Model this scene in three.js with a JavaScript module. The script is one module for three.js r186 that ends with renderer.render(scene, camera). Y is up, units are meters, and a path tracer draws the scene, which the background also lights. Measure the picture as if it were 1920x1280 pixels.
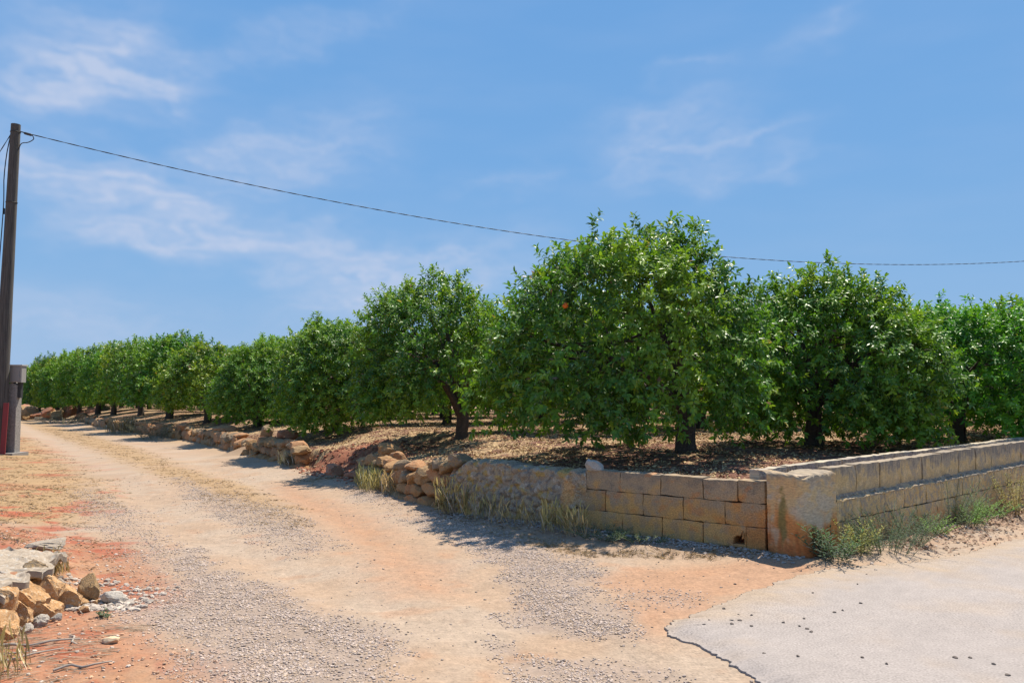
import * as THREE from 'three';
import { mergeGeometries, mergeVertices, toCreasedNormals } from 'three/addons/utils/BufferGeometryUtils.js';
import { createNoise2D, createNoise3D } from 'simplex-noise';

// ---------------------------------------------------------------- camera, sky, sun, exposure
const scene = new THREE.Scene();
const camera = new THREE.PerspectiveCamera(46.35, 1024 / 682, 0.1, 2500);
camera.position.set(0, 1.6, 0);
camera.rotation.x = THREE.MathUtils.degToRad(4.02);

const renderer = new THREE.WebGLRenderer({ antialias: true });
renderer.toneMapping = THREE.LinearToneMapping;
renderer.toneMappingExposure = 1.55;
renderer.shadowMap.enabled = true;

function mulberry(a) { return () => { a = (a + 0x6d2b79f5) | 0; let t = Math.imul(a ^ (a >>> 15), 1 | a); t = (t + Math.imul(t ^ (t >>> 7), 61 | t)) ^ t; return ((t ^ (t >>> 14)) >>> 0) / 4294967296; }; }
const N2 = createNoise2D(mulberry(11)), N3 = createNoise3D(mulberry(12));
const clamp = (x, a = 0, b = 1) => Math.min(b, Math.max(a, x));
const lerp = (a, b, t) => a + (b - a) * t;
const sstep = (a, b, x) => { const t = clamp((x - a) / (b - a)); return t * t * (3 - 2 * t); };
const mix3 = (a, b, t) => [lerp(a[0], b[0], t), lerp(a[1], b[1], t), lerp(a[2], b[2], t)];
function fbm(x, y, o = 4) { let s = 0, a = 0.5, f = 1; for (let i = 0; i < o; i++) { s += a * N2(x * f + i * 17.3, y * f - i * 9.1); a *= 0.5; f *= 2.03; } return s; }
const toByte = (c) => { c = clamp(c); return Math.round(255 * (c <= 0.0031308 ? 12.92 * c : 1.055 * Math.pow(c, 1 / 2.4) - 0.055)); };

const SUN_EL = 61, SUN_AZ = 33;                                      // degrees; azimuth to the right of straight ahead
const sunDir = new THREE.Vector3(Math.sin(SUN_AZ * Math.PI / 180) * Math.cos(SUN_EL * Math.PI / 180), Math.sin(SUN_EL * Math.PI / 180), -Math.cos(SUN_AZ * Math.PI / 180) * Math.cos(SUN_EL * Math.PI / 180));
const sun = new THREE.DirectionalLight(new THREE.Color().setRGB(1.0, 0.92, 0.79), 5.0);
sun.name = 'sun';
sun.target.position.set(0, 0, -20);
sun.position.copy(sun.target.position).addScaledVector(sunDir, 90);
sun.castShadow = true;
sun.shadow.mapSize.set(4096, 4096);
Object.assign(sun.shadow.camera, { left: -60, right: 40, top: 60, bottom: -40, near: 1, far: 220 });
scene.add(sun, sun.target);

{ // clear summer sky with thin high cloud: azimuth and height in degrees, half sizes, tilt, strength
  const W = 2048, H = 1024, data = new Float32Array(W * H * 4);
  const veils = [[-30.3, 20.6, 4.4, 1.8, 15, 0.5], [-27.6, 20.6, 1.9, 0.9, 20, 0.45], [-24.4, 19.9, 2.0, 0.8, 15, 0.5], [-29.6, 18.6, 4.8, 0.9, 0, 0.25], [-17.6, 23.2, 10.8, 0.8, 20, 0.18], [-29.5, 13.8, 5.9, 1.1, -8, 0.55], [-23.2, 12.8, 3.6, 0.8, -20, 0.4],
    [-15.3, 16.8, 5.5, 1.6, 15, 0.4], [-20.2, 15.8, 2.4, 1.0, 20, 0.25], [-25.7, 10.5, 3.5, 0.6, -8, 0.5], [-18.0, 10.4, 7.7, 1.0, -3, 0.5], [-7.7, 10.4, 7.6, 0.9, 4, 0.3], [-10.7, 7.3, 4.1, 1.3, 10, 0.6], [0, 15.2, 3.1, 0.6, 0, 0.2], [-2.3, 8.6, 4.6, 1.0, 5, 0.35],
    [11.6, 18.3, 4.1, 1.6, 10, 0.25], [9.3, 16.6, 1.9, 1.3, 50, 0.25], [16.7, 17.7, 3.6, 0.5, 3, 0.28], [14.5, 15.4, 2.6, 0.7, 10, 0.25], [20.2, 16, 2.4, 0.5, 5, 0.25], [13.2, 22.7, 1.9, 0.3, 5, 0.25], [21.5, 24.1, 2.4, 0.7, 25, 0.22], [-30, 4.8, 5.8, 1.3, 0, 0.3]];
  const rng = mulberry(5);
  for (let i = 0; i < 90; i++) {                                    // the same thin cloud all round
    const az = 40 + rng() * 280, el = 4 + rng() * 50;
    veils.push([az > 180 ? az - 360 : az, el, (2 + rng() * 7) / Math.cos(el * Math.PI / 180), 0.5 + rng() * 1.4, -15 + rng() * 35, 0.15 + rng() * 0.35]);
  }
  const stops = [[0, [0.36, 0.51, 0.73]], [3, [0.31, 0.485, 0.73]], [8, [0.24, 0.445, 0.735]], [16, [0.183, 0.395, 0.725]], [27, [0.148, 0.352, 0.695]], [50, [0.115, 0.29, 0.66]], [90, [0.10, 0.26, 0.62]]];
  const prep = veils.map((v) => [...v, Math.cos(v[4] * Math.PI / 180), Math.sin(v[4] * Math.PI / 180)]);
  for (let r = 0; r < H; r++) {
    const el = ((r + 0.5) / H - 0.5) * 180, e = Math.max(el, 0);
    let k = 0; while (k < stops.length - 2 && stops[k + 1][0] < e) k++;
    const base = mix3(stops[k][1], stops[k + 1][1], clamp((e - stops[k][0]) / (stops[k + 1][0] - stops[k][0])));
    for (let c = 0; c < W; c++) {
      const phi = ((c + 0.5) / W - 0.5) * 2 * Math.PI, x = Math.cos(phi), z = Math.sin(phi), az = Math.atan2(x, -z) * 180 / Math.PI;
      let cl = 0;
      if (el > 0 && el < 62) {
        const wx = fbm(az * 0.10, el * 0.22, 4), wy = fbm(az * 0.11 + 40, el * 0.24 + 9, 4);
        for (const v of prep) {
          let da = az - v[0]; if (da > 180) da -= 360; if (da < -180) da += 360;
          if (Math.abs(da) > v[2] * 2.6 + 3) continue;
          const de = el - v[1]; if (Math.abs(de) > v[2] * 2 + 4) continue;
          const a = da * v[6] + de * v[7] + wx * 2.6, b = -da * v[7] + de * v[6] + wy * 1.9;
          const q = (a / v[2]) ** 2 * 0.8 + (b / v[3]) ** 2 * 0.45;
          if (q < 7) cl += v[5] * Math.exp(-q);
        }
        const streak = 0.7 + 0.5 * fbm(az * 0.13 + el * 0.1 + wx * 1.2, el * 1.0 + wy * 1.6, 4) + 0.16 * fbm(az * 0.3 + el * 0.4, el * 2.4 + wx * 2, 3);
        cl = cl * clamp(streak * 1.15, 0.12, 1.6) + 0.05 * clamp(fbm(az * 0.05 + 3, el * 0.25, 4) + 0.25);
      }
      const col = mix3(base, [0.545, 0.615, 0.785], clamp(cl * 1.15, 0, 0.8));
      const d = Math.acos(clamp(x * Math.cos(el * Math.PI / 180) * sunDir.x + Math.sin(el * Math.PI / 180) * sunDir.y + z * Math.cos(el * Math.PI / 180) * sunDir.z, -1, 1)) * 180 / Math.PI;
      const glow = 0.4 * Math.exp(-d / 9);
      const o = (r * W + c) * 4;
      data[o] = 0.672 * col[0] + glow; data[o + 1] = 0.672 * col[1] + glow; data[o + 2] = 0.672 * col[2] + glow; data[o + 3] = 1;
    }
  }
  const t = new THREE.DataTexture(data, W, H, THREE.RGBAFormat, THREE.FloatType);
  t.mapping = THREE.EquirectangularReflectionMapping; t.magFilter = t.minFilter = THREE.LinearFilter; t.needsUpdate = true;
  scene.background = t; scene.environment = t;
}

// ---------------------------------------------------------------- helpers
const V = (x, h, d) => new THREE.Vector3(x, h, -d);                 // x to the right, height, metres ahead
const taken = new Map();
function numbered(name) { const n = taken.get(name) ?? 0; taken.set(name, n + 1); return n ? `${name}_${String(n).padStart(3, '0')}` : name; }
function tag(o, label, category, group, kind) { Object.assign(o.userData, { label }); if (category) o.userData.category = category; if (group) o.userData.group = group; if (kind) o.userData.kind = kind; return o; }
function shade(o) { o.castShadow = o.receiveShadow = true; return o; }
function mesh(name, geo, m, parent) { const o = shade(new THREE.Mesh(geo, m)); o.name = parent === scene || !parent ? numbered(name) : name; (parent ?? scene).add(o); return o; }
function thing(name, label, category, pos, turn = 0, group) { const o = new THREE.Group(); o.name = numbered(name); o.position.copy(pos); o.rotation.y = turn; scene.add(o); return tag(o, label, category, group); }
const RGB = (r, g, b) => new THREE.Color().setRGB(r, g, b);
const std = (c, roughness = 0.95, extra = {}) => new THREE.MeshStandardMaterial({ color: c, roughness, ...extra });
function texture(w, h, f, srgb = true) {                            // f(i, j) -> [r, g, b] linear, or one number for a grey map
  const a = new Uint8Array(w * h * 4);
  for (let j = 0, o = 0; j < h; j++) for (let i = 0; i < w; i++, o += 4) {
    const c = f(i, j);
    if (srgb) { a[o] = toByte(c[0]); a[o + 1] = toByte(c[1]); a[o + 2] = toByte(c[2]); } else a[o] = a[o + 1] = a[o + 2] = Math.round(255 * clamp(c));
    a[o + 3] = 255;
  }
  const t = new THREE.DataTexture(a, w, h); t.magFilter = t.minFilter = THREE.LinearFilter; t.wrapS = t.wrapT = THREE.RepeatWrapping;
  if (srgb) t.colorSpace = THREE.SRGBColorSpace;
  t.needsUpdate = true; return t;
}
function tile(n, per, oct, seed) {                                   // tileable grey noise field: 4-d torus would be slow, so blend two offsets
  const g = new Float32Array(n * n);
  for (let j = 0; j < n; j++) for (let i = 0; i < n; i++) {
    const u = i / n, v = j / n, s = (a, b) => fbm(a * per + seed, b * per - seed, oct);
    g[j * n + i] = (s(u, v) * (1 - u) + s(u - 1, v) * u) * (1 - v) + (s(u, v - 1) * (1 - u) + s(u - 1, v - 1) * u) * v;
  }
  return g;
}
const grain = tile(512, 90, 3, 3.7), blot = tile(512, 12, 5, 8.1);
const bumpTile = texture(512, 512, (i, j) => 0.5 + 0.55 * grain[j * 512 + i] + 0.35 * blot[j * 512 + i], false);
const bump = (repeat) => { const t = bumpTile.clone(); t.repeat.set(repeat, repeat); t.needsUpdate = true; return t; };

// ---------------------------------------------------------------- plan of the place (x, metres ahead)
const CORNER = [2.84, 7.84], ALONG = [0.777, 0.63], INWARD = [-0.63, 0.777];   // the channel wall runs from the corner to the right
// left edge of the grove: [x, d, height of the soil at the edge, width of the slope]
const EDGE = [[2.84, 7.84, 0.66, 0.24], [2.55, 8.13, 0.66, 0.24], [0.82, 9.58, 0.67, 0.24], [-0.42, 10.6, 0.70, 0.24], [-0.8, 11.04, 0.68, 0.25], [-1.44, 12.13, 0.50, 0.3], [-2.05, 13.47, 0.50, 0.35], [-2.76, 14.86, 0.42, 0.6], [-3.3, 15.7, 0.36, 1.5], [-4.1, 16.85, 0.40, 1.5], [-4.75, 17.92, 0.42, 0.5],
  [-5.26, 18.89, 0.44, 0.3], [-6.81, 21.38, 0.46, 0.3], [-8.02, 23.23, 0.45, 0.3], [-11.87, 29.43, 0.42, 0.4], [-16.63, 35.46, 0.48, 0.5], [-22.23, 43.04, 0.5, 0.6], [-28.87, 53.53, 0.5, 0.9], [-37.28, 65.08, 0.45, 1.2], [-62, 100, 0.4, 1.5], [-200, 300, 0.4, 1.5]];
const GROVE = [[EDGE[0][0] + ALONG[0] * 300, EDGE[0][1] + ALONG[1] * 300], ...EDGE.map((p) => [p[0], p[1]]), [100, 900]];
function segDist(x, d, a, b) { const ex = b[0] - a[0], ey = b[1] - a[1], t = clamp(((x - a[0]) * ex + (d - a[1]) * ey) / (ex * ex + ey * ey)); return [Math.hypot(x - a[0] - ex * t, d - a[1] - ey * t), t]; }
function inside(P, x, d) { let r = false; for (let i = 0, j = P.length - 1; i < P.length; j = i++) { const a = P[i], b = P[j]; if ((a[1] > d) !== (b[1] > d) && x < ((b[0] - a[0]) * (d - a[1])) / (b[1] - a[1]) + a[0]) r = !r; } return r; }
function polySD(P, x, d) { let m = 1e9; for (let i = 0, j = P.length - 1; i < P.length; j = i++) m = Math.min(m, segDist(x, d, P[j], P[i])[0]); return inside(P, x, d) ? m : -m; }
function groveAt(x, d) {                                             // signed distance into the grove, soil height and slope width at the nearest edge
  let m = 1e9, eh = 0.66, w = 0.24;
  for (let i = 0; i < EDGE.length - 1; i++) { const [q, t] = segDist(x, d, EDGE[i], EDGE[i + 1]); if (q < m) { m = q; eh = lerp(EDGE[i][2], EDGE[i + 1][2], t); w = lerp(EDGE[i][3], EDGE[i + 1][3], t); } }
  const q = segDist(x, d, GROVE[0], EDGE[0])[0]; let right = false;
  if (q < m) { m = q; eh = 0.66; w = 0.24; right = true; }
  return [inside(GROVE, x, d) ? m : -m, eh, w, right];
}
const TRACK_A = [[-60, 92], [-37, 61], [-26.25, 43.8], [-14.5, 26], [-9.03, 17.9], [-6.3, 13.5], [-3.9, 9.6], [-2.2, 7.6], [-0.95, 6.2], [0.1, 4.9], [1.6, 3.2], [4, 1]];
const TRACK_B = [[-58, 95], [-34, 61], [-20, 36], [-11.9, 26.5], [-8, 20.2], [-5, 15.5], [-3, 12.2], [-1.6, 9.4], [-0.6, 7.4], [0.15, 5.8], [1.0, 4.4], [3, 2.4]];
function lineDist(L, x, d) { let m = 1e9, side = 1; for (let i = 0; i < L.length - 1; i++) { const q = segDist(x, d, L[i], L[i + 1])[0]; if (q < m) { m = q; side = Math.sign((L[i + 1][0] - L[i][0]) * (d - L[i][1]) - (L[i + 1][1] - L[i][1]) * (x - L[i][0])) || 1; } } return m * side; }
const LEDGE = [[-3.75, 3.4], [-3.55, 5.5], [-3.42, 6.2], [-3.45, 6.75]];                  // low rock step on the left
function groundH(x, d) {
  const [sd, eh, w, right] = groveAt(x, d);
  let h = 0.018 * fbm(x * 0.7, d * 0.7, 3) + 0.006 * N2(x * 4, d * 4);
  const a = lineDist(TRACK_A, x, d), b = lineDist(TRACK_B, x, d);
  h -= 0.03 * Math.exp(-((a / 0.32) ** 2)) + 0.03 * Math.exp(-((b / 0.3) ** 2));
  if (sd < 0) h += 0.06 * sstep(-0.9, 0, sd);
  const soft = lerp(0.16, 2.8, sstep(6.3, 10, d)) + 0.35 * sstep(6.2, 6.6, d) + 0.9 * (1 - sstep(3.7, 4.7, d)), amp = lerp(0.34, 0.14, sstep(7, 14, d)), edge = d < 6.8 ? -3.47 : lerp(-3.47, -6.0, clamp((d - 6.8) / 6)) - Math.max(0, d - 12.8) * 0.63;
  h += amp * sstep(0, soft, edge - x) * (1 - 0.5 * sstep(30, 60, d));
  if (sd > 0) {
    const s2 = sd / w;
    h += eh * (w < 0.29 ? sstep(0.16, 0.25, sd) : sstep(0.15, 1, s2)) + (0.8 - eh) * sstep(w * 0.6, 3.2, sd) + (right ? 0 : 0.02 * fbm(x * 1.3, d * 1.3, 3));
    if (w > 0.9) h += 0.05 * fbm(x * 3, d * 3, 3) * sstep(0, 0.5, s2);
  }
  return h;
}
// patches of the ground
const Z = {
  gravel1: [[-3.0, 7.99], [-2.37, 7.08], [-1.97, 6.98], [-1.6, 6.28], [-1.24, 5.9], [-0.84, 5.34], [-0.64, 4.56], [-0.9, 3.4], [-1.8, 3.4], [-1.6, 4.56], [-2.17, 5.28], [-2.91, 5.98], [-2.87, 6.36], [-2.77, 6.7], [-3.31, 7.74], [-3.43, 8.55]],
  gravel2: [[-1.76, 12.13], [-0.4, 10.13], [0.23, 8.55], [0.68, 7.99], [0.78, 6.61], [0.83, 5.51], [0.36, 5.51], [0.0, 6.05], [-0.05, 6.88], [-0.15, 7.74], [-0.58, 8.85], [-1.14, 10.13]],
  gravel3: [[-0.03, 5.34], [0.27, 5.19], [0.76, 4.87], [0.95, 4.5], [0.6, 3.6], [0.0, 4.1], [-0.08, 5.02]],
  gravel4: [[-6.74, 16.14], [-4.68, 13.11], [-2.92, 11.04], [-1.8, 8.55], [-2.17, 8.26], [-2.84, 9.36], [-3.85, 10.8], [-5.29, 13.11]],
  gravel5: [[0.85, 6.79], [1.43, 6.61], [1.37, 6.36], [0.83, 6.36]],
  gravel6: [[-3.21, 15.14], [-2.32, 13.47], [-1.17, 11.04], [-0.38, 9.54], [-0.75, 9.54], [-1.64, 11.29], [-2.76, 13.47]],
  pink: [[-7.42, 13.85], [-5.22, 11.29], [-3.43, 8.26], [-2.89, 6.88], [-3.26, 7.29], [-4.2, 8.85], [-5.32, 10.34]],
  red: [[-7.4, 9.3], [-5.61, 9.3], [-4.3, 8.9], [-3.11, 7.29], [-2.67, 6.36], [-2.91, 5.98], [-2.15, 5.23], [-1.66, 4.56], [-1.8, 2], [-6, 2], [-9, 9.54]],
  redA: [[-5.6, 9.5], [-4.4, 9.3], [-3.83, 8.55], [-4.06, 8.13], [-4.9, 8.55]],
  redB: [[-3.51, 7.18], [-2.82, 6.61], [-2.68, 6.2], [-3.03, 6.2]],
  field: [[-24.29, 34.45], [-18.54, 30.8], [-7.62, 14.9], [-6.02, 11.84], [-5.48, 10.13], [-6.04, 9.54], [-6.63, 7.99], [-20, 6], [-200, 20], [-200, 300], [-66, 92], [-42, 59]],
  median: [[-60, 96.5], [-39.88, 65.08], [-19.15, 35.99], [-11.57, 24.89], [-7.65, 18.6], [-4.8, 14.51], [-2.96, 11.19], [-2.49, 9.92], [-2.94, 10.13], [-4.15, 11.84], [-7.2, 16.46], [-11.39, 22.58], [-24.89, 41.56], [-60, 93]],
  orange1: [[-4.31, 15.14], [-2.57, 12.13], [-1.38, 9.54], [-0.71, 7.74], [-0.48, 6.7], [-0.88, 6.7], [-1.47, 8.26], [-2.46, 10.34], [-3.81, 13.11]],
  orange2: [[0.66, 7.18], [1.73, 7.9], [2.73, 7.8], [2.94, 7.46], [2.05, 6.79], [1.5, 6.2], [0.97, 5.51], [0.9, 5.51], [0.86, 6.52]],
  verge: [[-4.01, 15.14], [-3.31, 15.62], [-2.03, 12.76], [-0.67, 10.13], [0.23, 8.85], [0.75, 8.13], [1.76, 7.97], [2.73, 7.8], [3.4, 7.9], [4.4, 8.6], [6.2, 10], [12, 14.6], [12, 15.6], [2.84, 8.2], [2.57, 8.4], [1.45, 9.38], [-0.43, 11], [-2.61, 15.34], [-4.5, 18.6]],
};
const BOX = Object.fromEntries(Object.entries(Z).map(([k, P]) => [k, [Math.min(...P.map((p) => p[0])) - 1.5, Math.max(...P.map((p) => p[0])) + 1.5, Math.min(...P.map((p) => p[1])) - 1.5, Math.max(...P.map((p) => p[1])) + 1.5]]));
function patch(k, x, d, n, soft = 0.12) { const b = BOX[k]; if (x < b[0] || x > b[1] || d < b[2] || d > b[3]) return 0; return sstep(-soft, soft, polySD(Z[k], x, d) + n); }
function gravelAt(x, d, n) { return Math.max(patch('gravel1', x, d, n, 0.2), patch('gravel2', x, d, n, 0.16), patch('gravel3', x, d, n, 0.15), 0.6 * patch('gravel4', x, d, n, 0.3), 0.4 * patch('gravel5', x, d, n, 0.2), 0.55 * patch('gravel6', x, d, n, 0.3), 0.45 * patch('pink', x, d, n, 0.4)); }
const C = { sand: [0.335, 0.230, 0.150], pale: [0.34, 0.255, 0.182], orange: [0.335, 0.18, 0.098], grit: [0.265, 0.20, 0.155], red: [0.30, 0.085, 0.037], deepred: [0.27, 0.062, 0.025], straw: [0.31, 0.195, 0.093], soil: [0.13, 0.05, 0.028], litter: [0.36, 0.245, 0.125], verge: [0.25, 0.17, 0.11], earth: [0.24, 0.083, 0.042] };
function groundC(x, d) {
  const n1 = fbm(x * 0.55, d * 0.55, 4), n2 = fbm(x * 2.1 + 5, d * 2.1, 4), n3 = N2(x * 9, d * 9);
  const [sd, , w] = groveAt(x, d);
  const wob = 0.28 * n1 + 0.16 * n2 + 0.04 * n3;
  if (sd > 0.1) {
    const open = 0.75 * sstep(-0.6, 1.4, x - (d - 11) * 0.3) * (1 - sstep(12.5, 15.5, d));  // tree shade painted into the soil colour here, as thinner straw litter
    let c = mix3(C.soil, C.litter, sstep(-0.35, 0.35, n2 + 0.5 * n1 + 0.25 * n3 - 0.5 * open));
    if (w > 0.7 && d < 30) c = mix3(mix3(C.earth, C.litter, 0.25 * sstep(0, 0.5, n2 + n3 * 0.4)), c, sstep(1.2, 2.2, sd));
    return c;
  }
  let c = mix3(C.sand, C.pale, sstep(-0.3, 0.4, n1));
  const a = lineDist(TRACK_A, x, d), b = lineDist(TRACK_B, x, d);
  const streak = N2(a * 14, d * 0.35) * 0.5 + N2(b * 22, d * 0.4 + 50) * 0.5;
  c = mix3(c, C.pale, clamp(0.5 * Math.exp(-((a / 0.5) ** 2)) * sstep(11, 18, d) + 0.28 * streak * Math.exp(-((Math.min(Math.abs(a), Math.abs(b)) / 0.8) ** 2)) * (1 - sstep(10, 16, d)), 0, 1));
  const far = sstep(16, 26, d);
  c = mix3(c, C.straw, clamp(0.55 * sstep(0.5, 1.3, Math.min(Math.abs(a), Math.abs(b)) + 0.5 * n1) * far));
  c = mix3(c, C.orange, 0.8 * Math.max(patch('orange1', x, d, wob, 0.45), patch('orange2', x, d, wob, 0.25)));
  c = mix3(c, C.orange, 0.45 * sstep(0.25, 0.5, fbm(x * 1.1 + 30, d * 1.1, 3)));
  c = mix3(c, C.verge, 0.75 * patch('verge', x, d, wob, 0.18) * (0.7 + 0.3 * n2));
  c = mix3(c, C.straw, 0.85 * patch('median', x, d, wob * 1.1, 0.3));
  const f = patch('field', x, d, wob * 2, 0.6);
  c = mix3(c, mix3(C.straw, C.red, sstep(0.16, 0.55, n1 + 0.6 * n2 + 0.12 * (1 - sstep(9, 13, d)))), f);
  const red = patch('red', x, d, wob * 1.2, 0.3);
  c = mix3(c, mix3(mix3(C.red, C.orange, clamp(0.25 + 0.6 * n2)), C.straw, clamp(0.28 + 0.5 * n1)), red * (0.85 + 0.15 * n3));
  c = mix3(c, C.deepred, 0.75 * Math.max(patch('redA', x, d, wob * 1.6, 0.2), patch('redB', x, d, wob, 0.15)) * sstep(-0.3, 0.2, n2));
  c = mix3(c, C.deepred, 0.6 * red * sstep(0.22, 0.4, fbm(x * 1.7 + 3, d * 1.7 + 8, 3)));
  const g = gravelAt(x, d, wob);
  c = mix3(c, mix3(C.grit, C.red, 0.25 * red), g * 0.85);
  const k = 1 + 0.10 * n3 + 0.12 * n2;
  return [c[0] * k, c[1] * k, c[2] * k];
}

// ---------------------------------------------------------------- ground sheets
const ASPHALT = [[0.8, -8], [0.9, 1.5], [1.05, 3.2], [1.3, 4.0], [1.45, 4.45], [1.41, 4.61], [1.35, 4.83], [1.26, 5.07], [1.15, 5.34], [1.07, 5.46], [1.0, 5.56], [1.04, 5.7], [1.17, 5.88], [1.54, 6.2], [1.93, 6.7], [2.45, 7.18], [2.96, 7.45], [3.74, 7.75], [4.7, 8.35], [5.92, 9.3], [12, 14.1], [40, 36.8], [60, 30], [40, -8]];
const NEAR = { x0: -8, x1: 10, d0: 3, d1: 21 };
{
  const S = 2048, span = 18, G = 512, cells = new Float32Array((G + 1) * (G + 1) * 3);
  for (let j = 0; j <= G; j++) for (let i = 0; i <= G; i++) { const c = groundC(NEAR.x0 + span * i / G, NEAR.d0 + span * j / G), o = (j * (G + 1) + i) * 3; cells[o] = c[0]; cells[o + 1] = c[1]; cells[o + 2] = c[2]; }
  const nearMap = texture(S, S, (i, j) => {
    const u = i / S * G, v = j / S * G, iu = Math.floor(u), iv = Math.floor(v), fu = u - iu, fv = v - iv, o = (iv * (G + 1) + iu) * 3, q = (G + 1) * 3;
    const a = grain[(j & 511) * 512 + (i & 511)], b = blot[((j * 3) & 511) * 512 + ((i * 3 + 100) & 511)];
    const spk = N2(i * 0.43, j * 0.43);
    let k = 1 + 0.34 * a + 0.16 * b; if (spk > 0.72) k *= 0.72; else if (spk < -0.78) k *= 1.16;
    const r = [0, 0, 0];
    for (let c = 0; c < 3; c++) r[c] = k * ((cells[o + c] * (1 - fu) + cells[o + 3 + c] * fu) * (1 - fv) + (cells[o + q + c] * (1 - fu) + cells[o + q + 3 + c] * fu) * fv);
    return r;
  });
  const nearMat = std(0xffffff, 1, { map: nearMap, bumpMap: bump(8), bumpScale: 0.008 });
  const farMat = std(0xffffff, 1, { vertexColors: true, bumpMap: bump(0.5), bumpScale: 0.008 });
  const run = (list) => { const r = [list[0][0]]; for (const [to, step] of list.slice(1)) { const n = Math.max(1, Math.round((to - r[r.length - 1]) / step)), s = (to - r[r.length - 1]) / n; for (let i = 0; i < n; i++) r.push(r[r.length - 1] + s); } return r; };
  function sheet(xs, ds, keep, near) {
    const nx = xs.length, nd = ds.length, pos = new Float32Array(nx * nd * 3), uv = new Float32Array(nx * nd * 2), col = near ? null : new Float32Array(nx * nd * 3), sdv = new Float32Array(nx * nd);
    for (let j = 0, k = 0; j < nd; j++) for (let i = 0; i < nx; i++, k++) {
      const x = xs[i], d = ds[j]; let h = groundH(x, d);
      if (!near && x > NEAR.x0 - 0.01 && x < NEAR.x1 + 0.01 && d > NEAR.d0 - 0.01 && d < NEAR.d1 + 0.01) h -= 0.02;
      pos.set([x, h, -d], k * 3); sdv[k] = groveAt(x, d)[0]; if (x > 0.7 && sdv[k] < -0.3) { const q = polySD(ASPHALT, x, d); if (q > 0.1) pos[k * 3 + 1] -= 0.12 * sstep(0.1, 0.35, q); }
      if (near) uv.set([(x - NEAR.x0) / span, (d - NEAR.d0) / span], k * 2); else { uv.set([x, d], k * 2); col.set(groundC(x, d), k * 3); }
    }
    const out = [[], []];
    for (let j = 0; j < nd - 1; j++) for (let i = 0; i < nx - 1; i++) {
      if (!keep(xs[i], xs[i + 1], ds[j], ds[j + 1])) continue;
      const a = j * nx + i, b = a + 1, c = a + nx, e = c + 1, s = (sdv[a] + sdv[e]) / 2 > 0.1 ? 1 : 0;
      out[s].push(a, b, e, a, e, c);
    }
    return out.map((idx) => {
      const g = new THREE.BufferGeometry();
      g.setAttribute('position', new THREE.BufferAttribute(pos, 3)); g.setAttribute('uv', new THREE.BufferAttribute(uv, 2)); if (col) g.setAttribute('color', new THREE.BufferAttribute(col, 3));
      g.setIndex(idx); g.computeVertexNormals(); return g;
    });
  }
  const xs = run([[NEAR.x0], [NEAR.x1, 0.06]]), ds = run([[NEAR.d0], [NEAR.d1, 0.06]]);
  const near = sheet(xs, ds, () => true, true);
  const fx = run([[-600], [-200, 40], [-60, 5], [-40, 0.6], [-8, 0.28], [10, 1], [30, 1.5], [120, 6], [600, 40]]), fd = run([[-200], [-20, 15], [3, 1.5], [21, 0.6], [50, 0.28], [72, 0.6], [110, 3], [300, 15], [1500, 100]]);
  const far = sheet(fx, fd, (x0, x1, d0, d1) => !(x0 > NEAR.x0 - 0.01 && x1 < NEAR.x1 + 0.01 && d0 > NEAR.d0 - 0.01 && d1 < NEAR.d1 + 0.01), false);
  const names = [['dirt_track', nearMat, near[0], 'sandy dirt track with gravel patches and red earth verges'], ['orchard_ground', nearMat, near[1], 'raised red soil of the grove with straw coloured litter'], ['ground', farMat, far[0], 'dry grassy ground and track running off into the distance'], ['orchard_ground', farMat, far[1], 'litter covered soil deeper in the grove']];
  for (const [n, m, g, l] of names) tag(mesh(n, g, m), l, undefined, undefined, 'structure');
}

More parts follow.
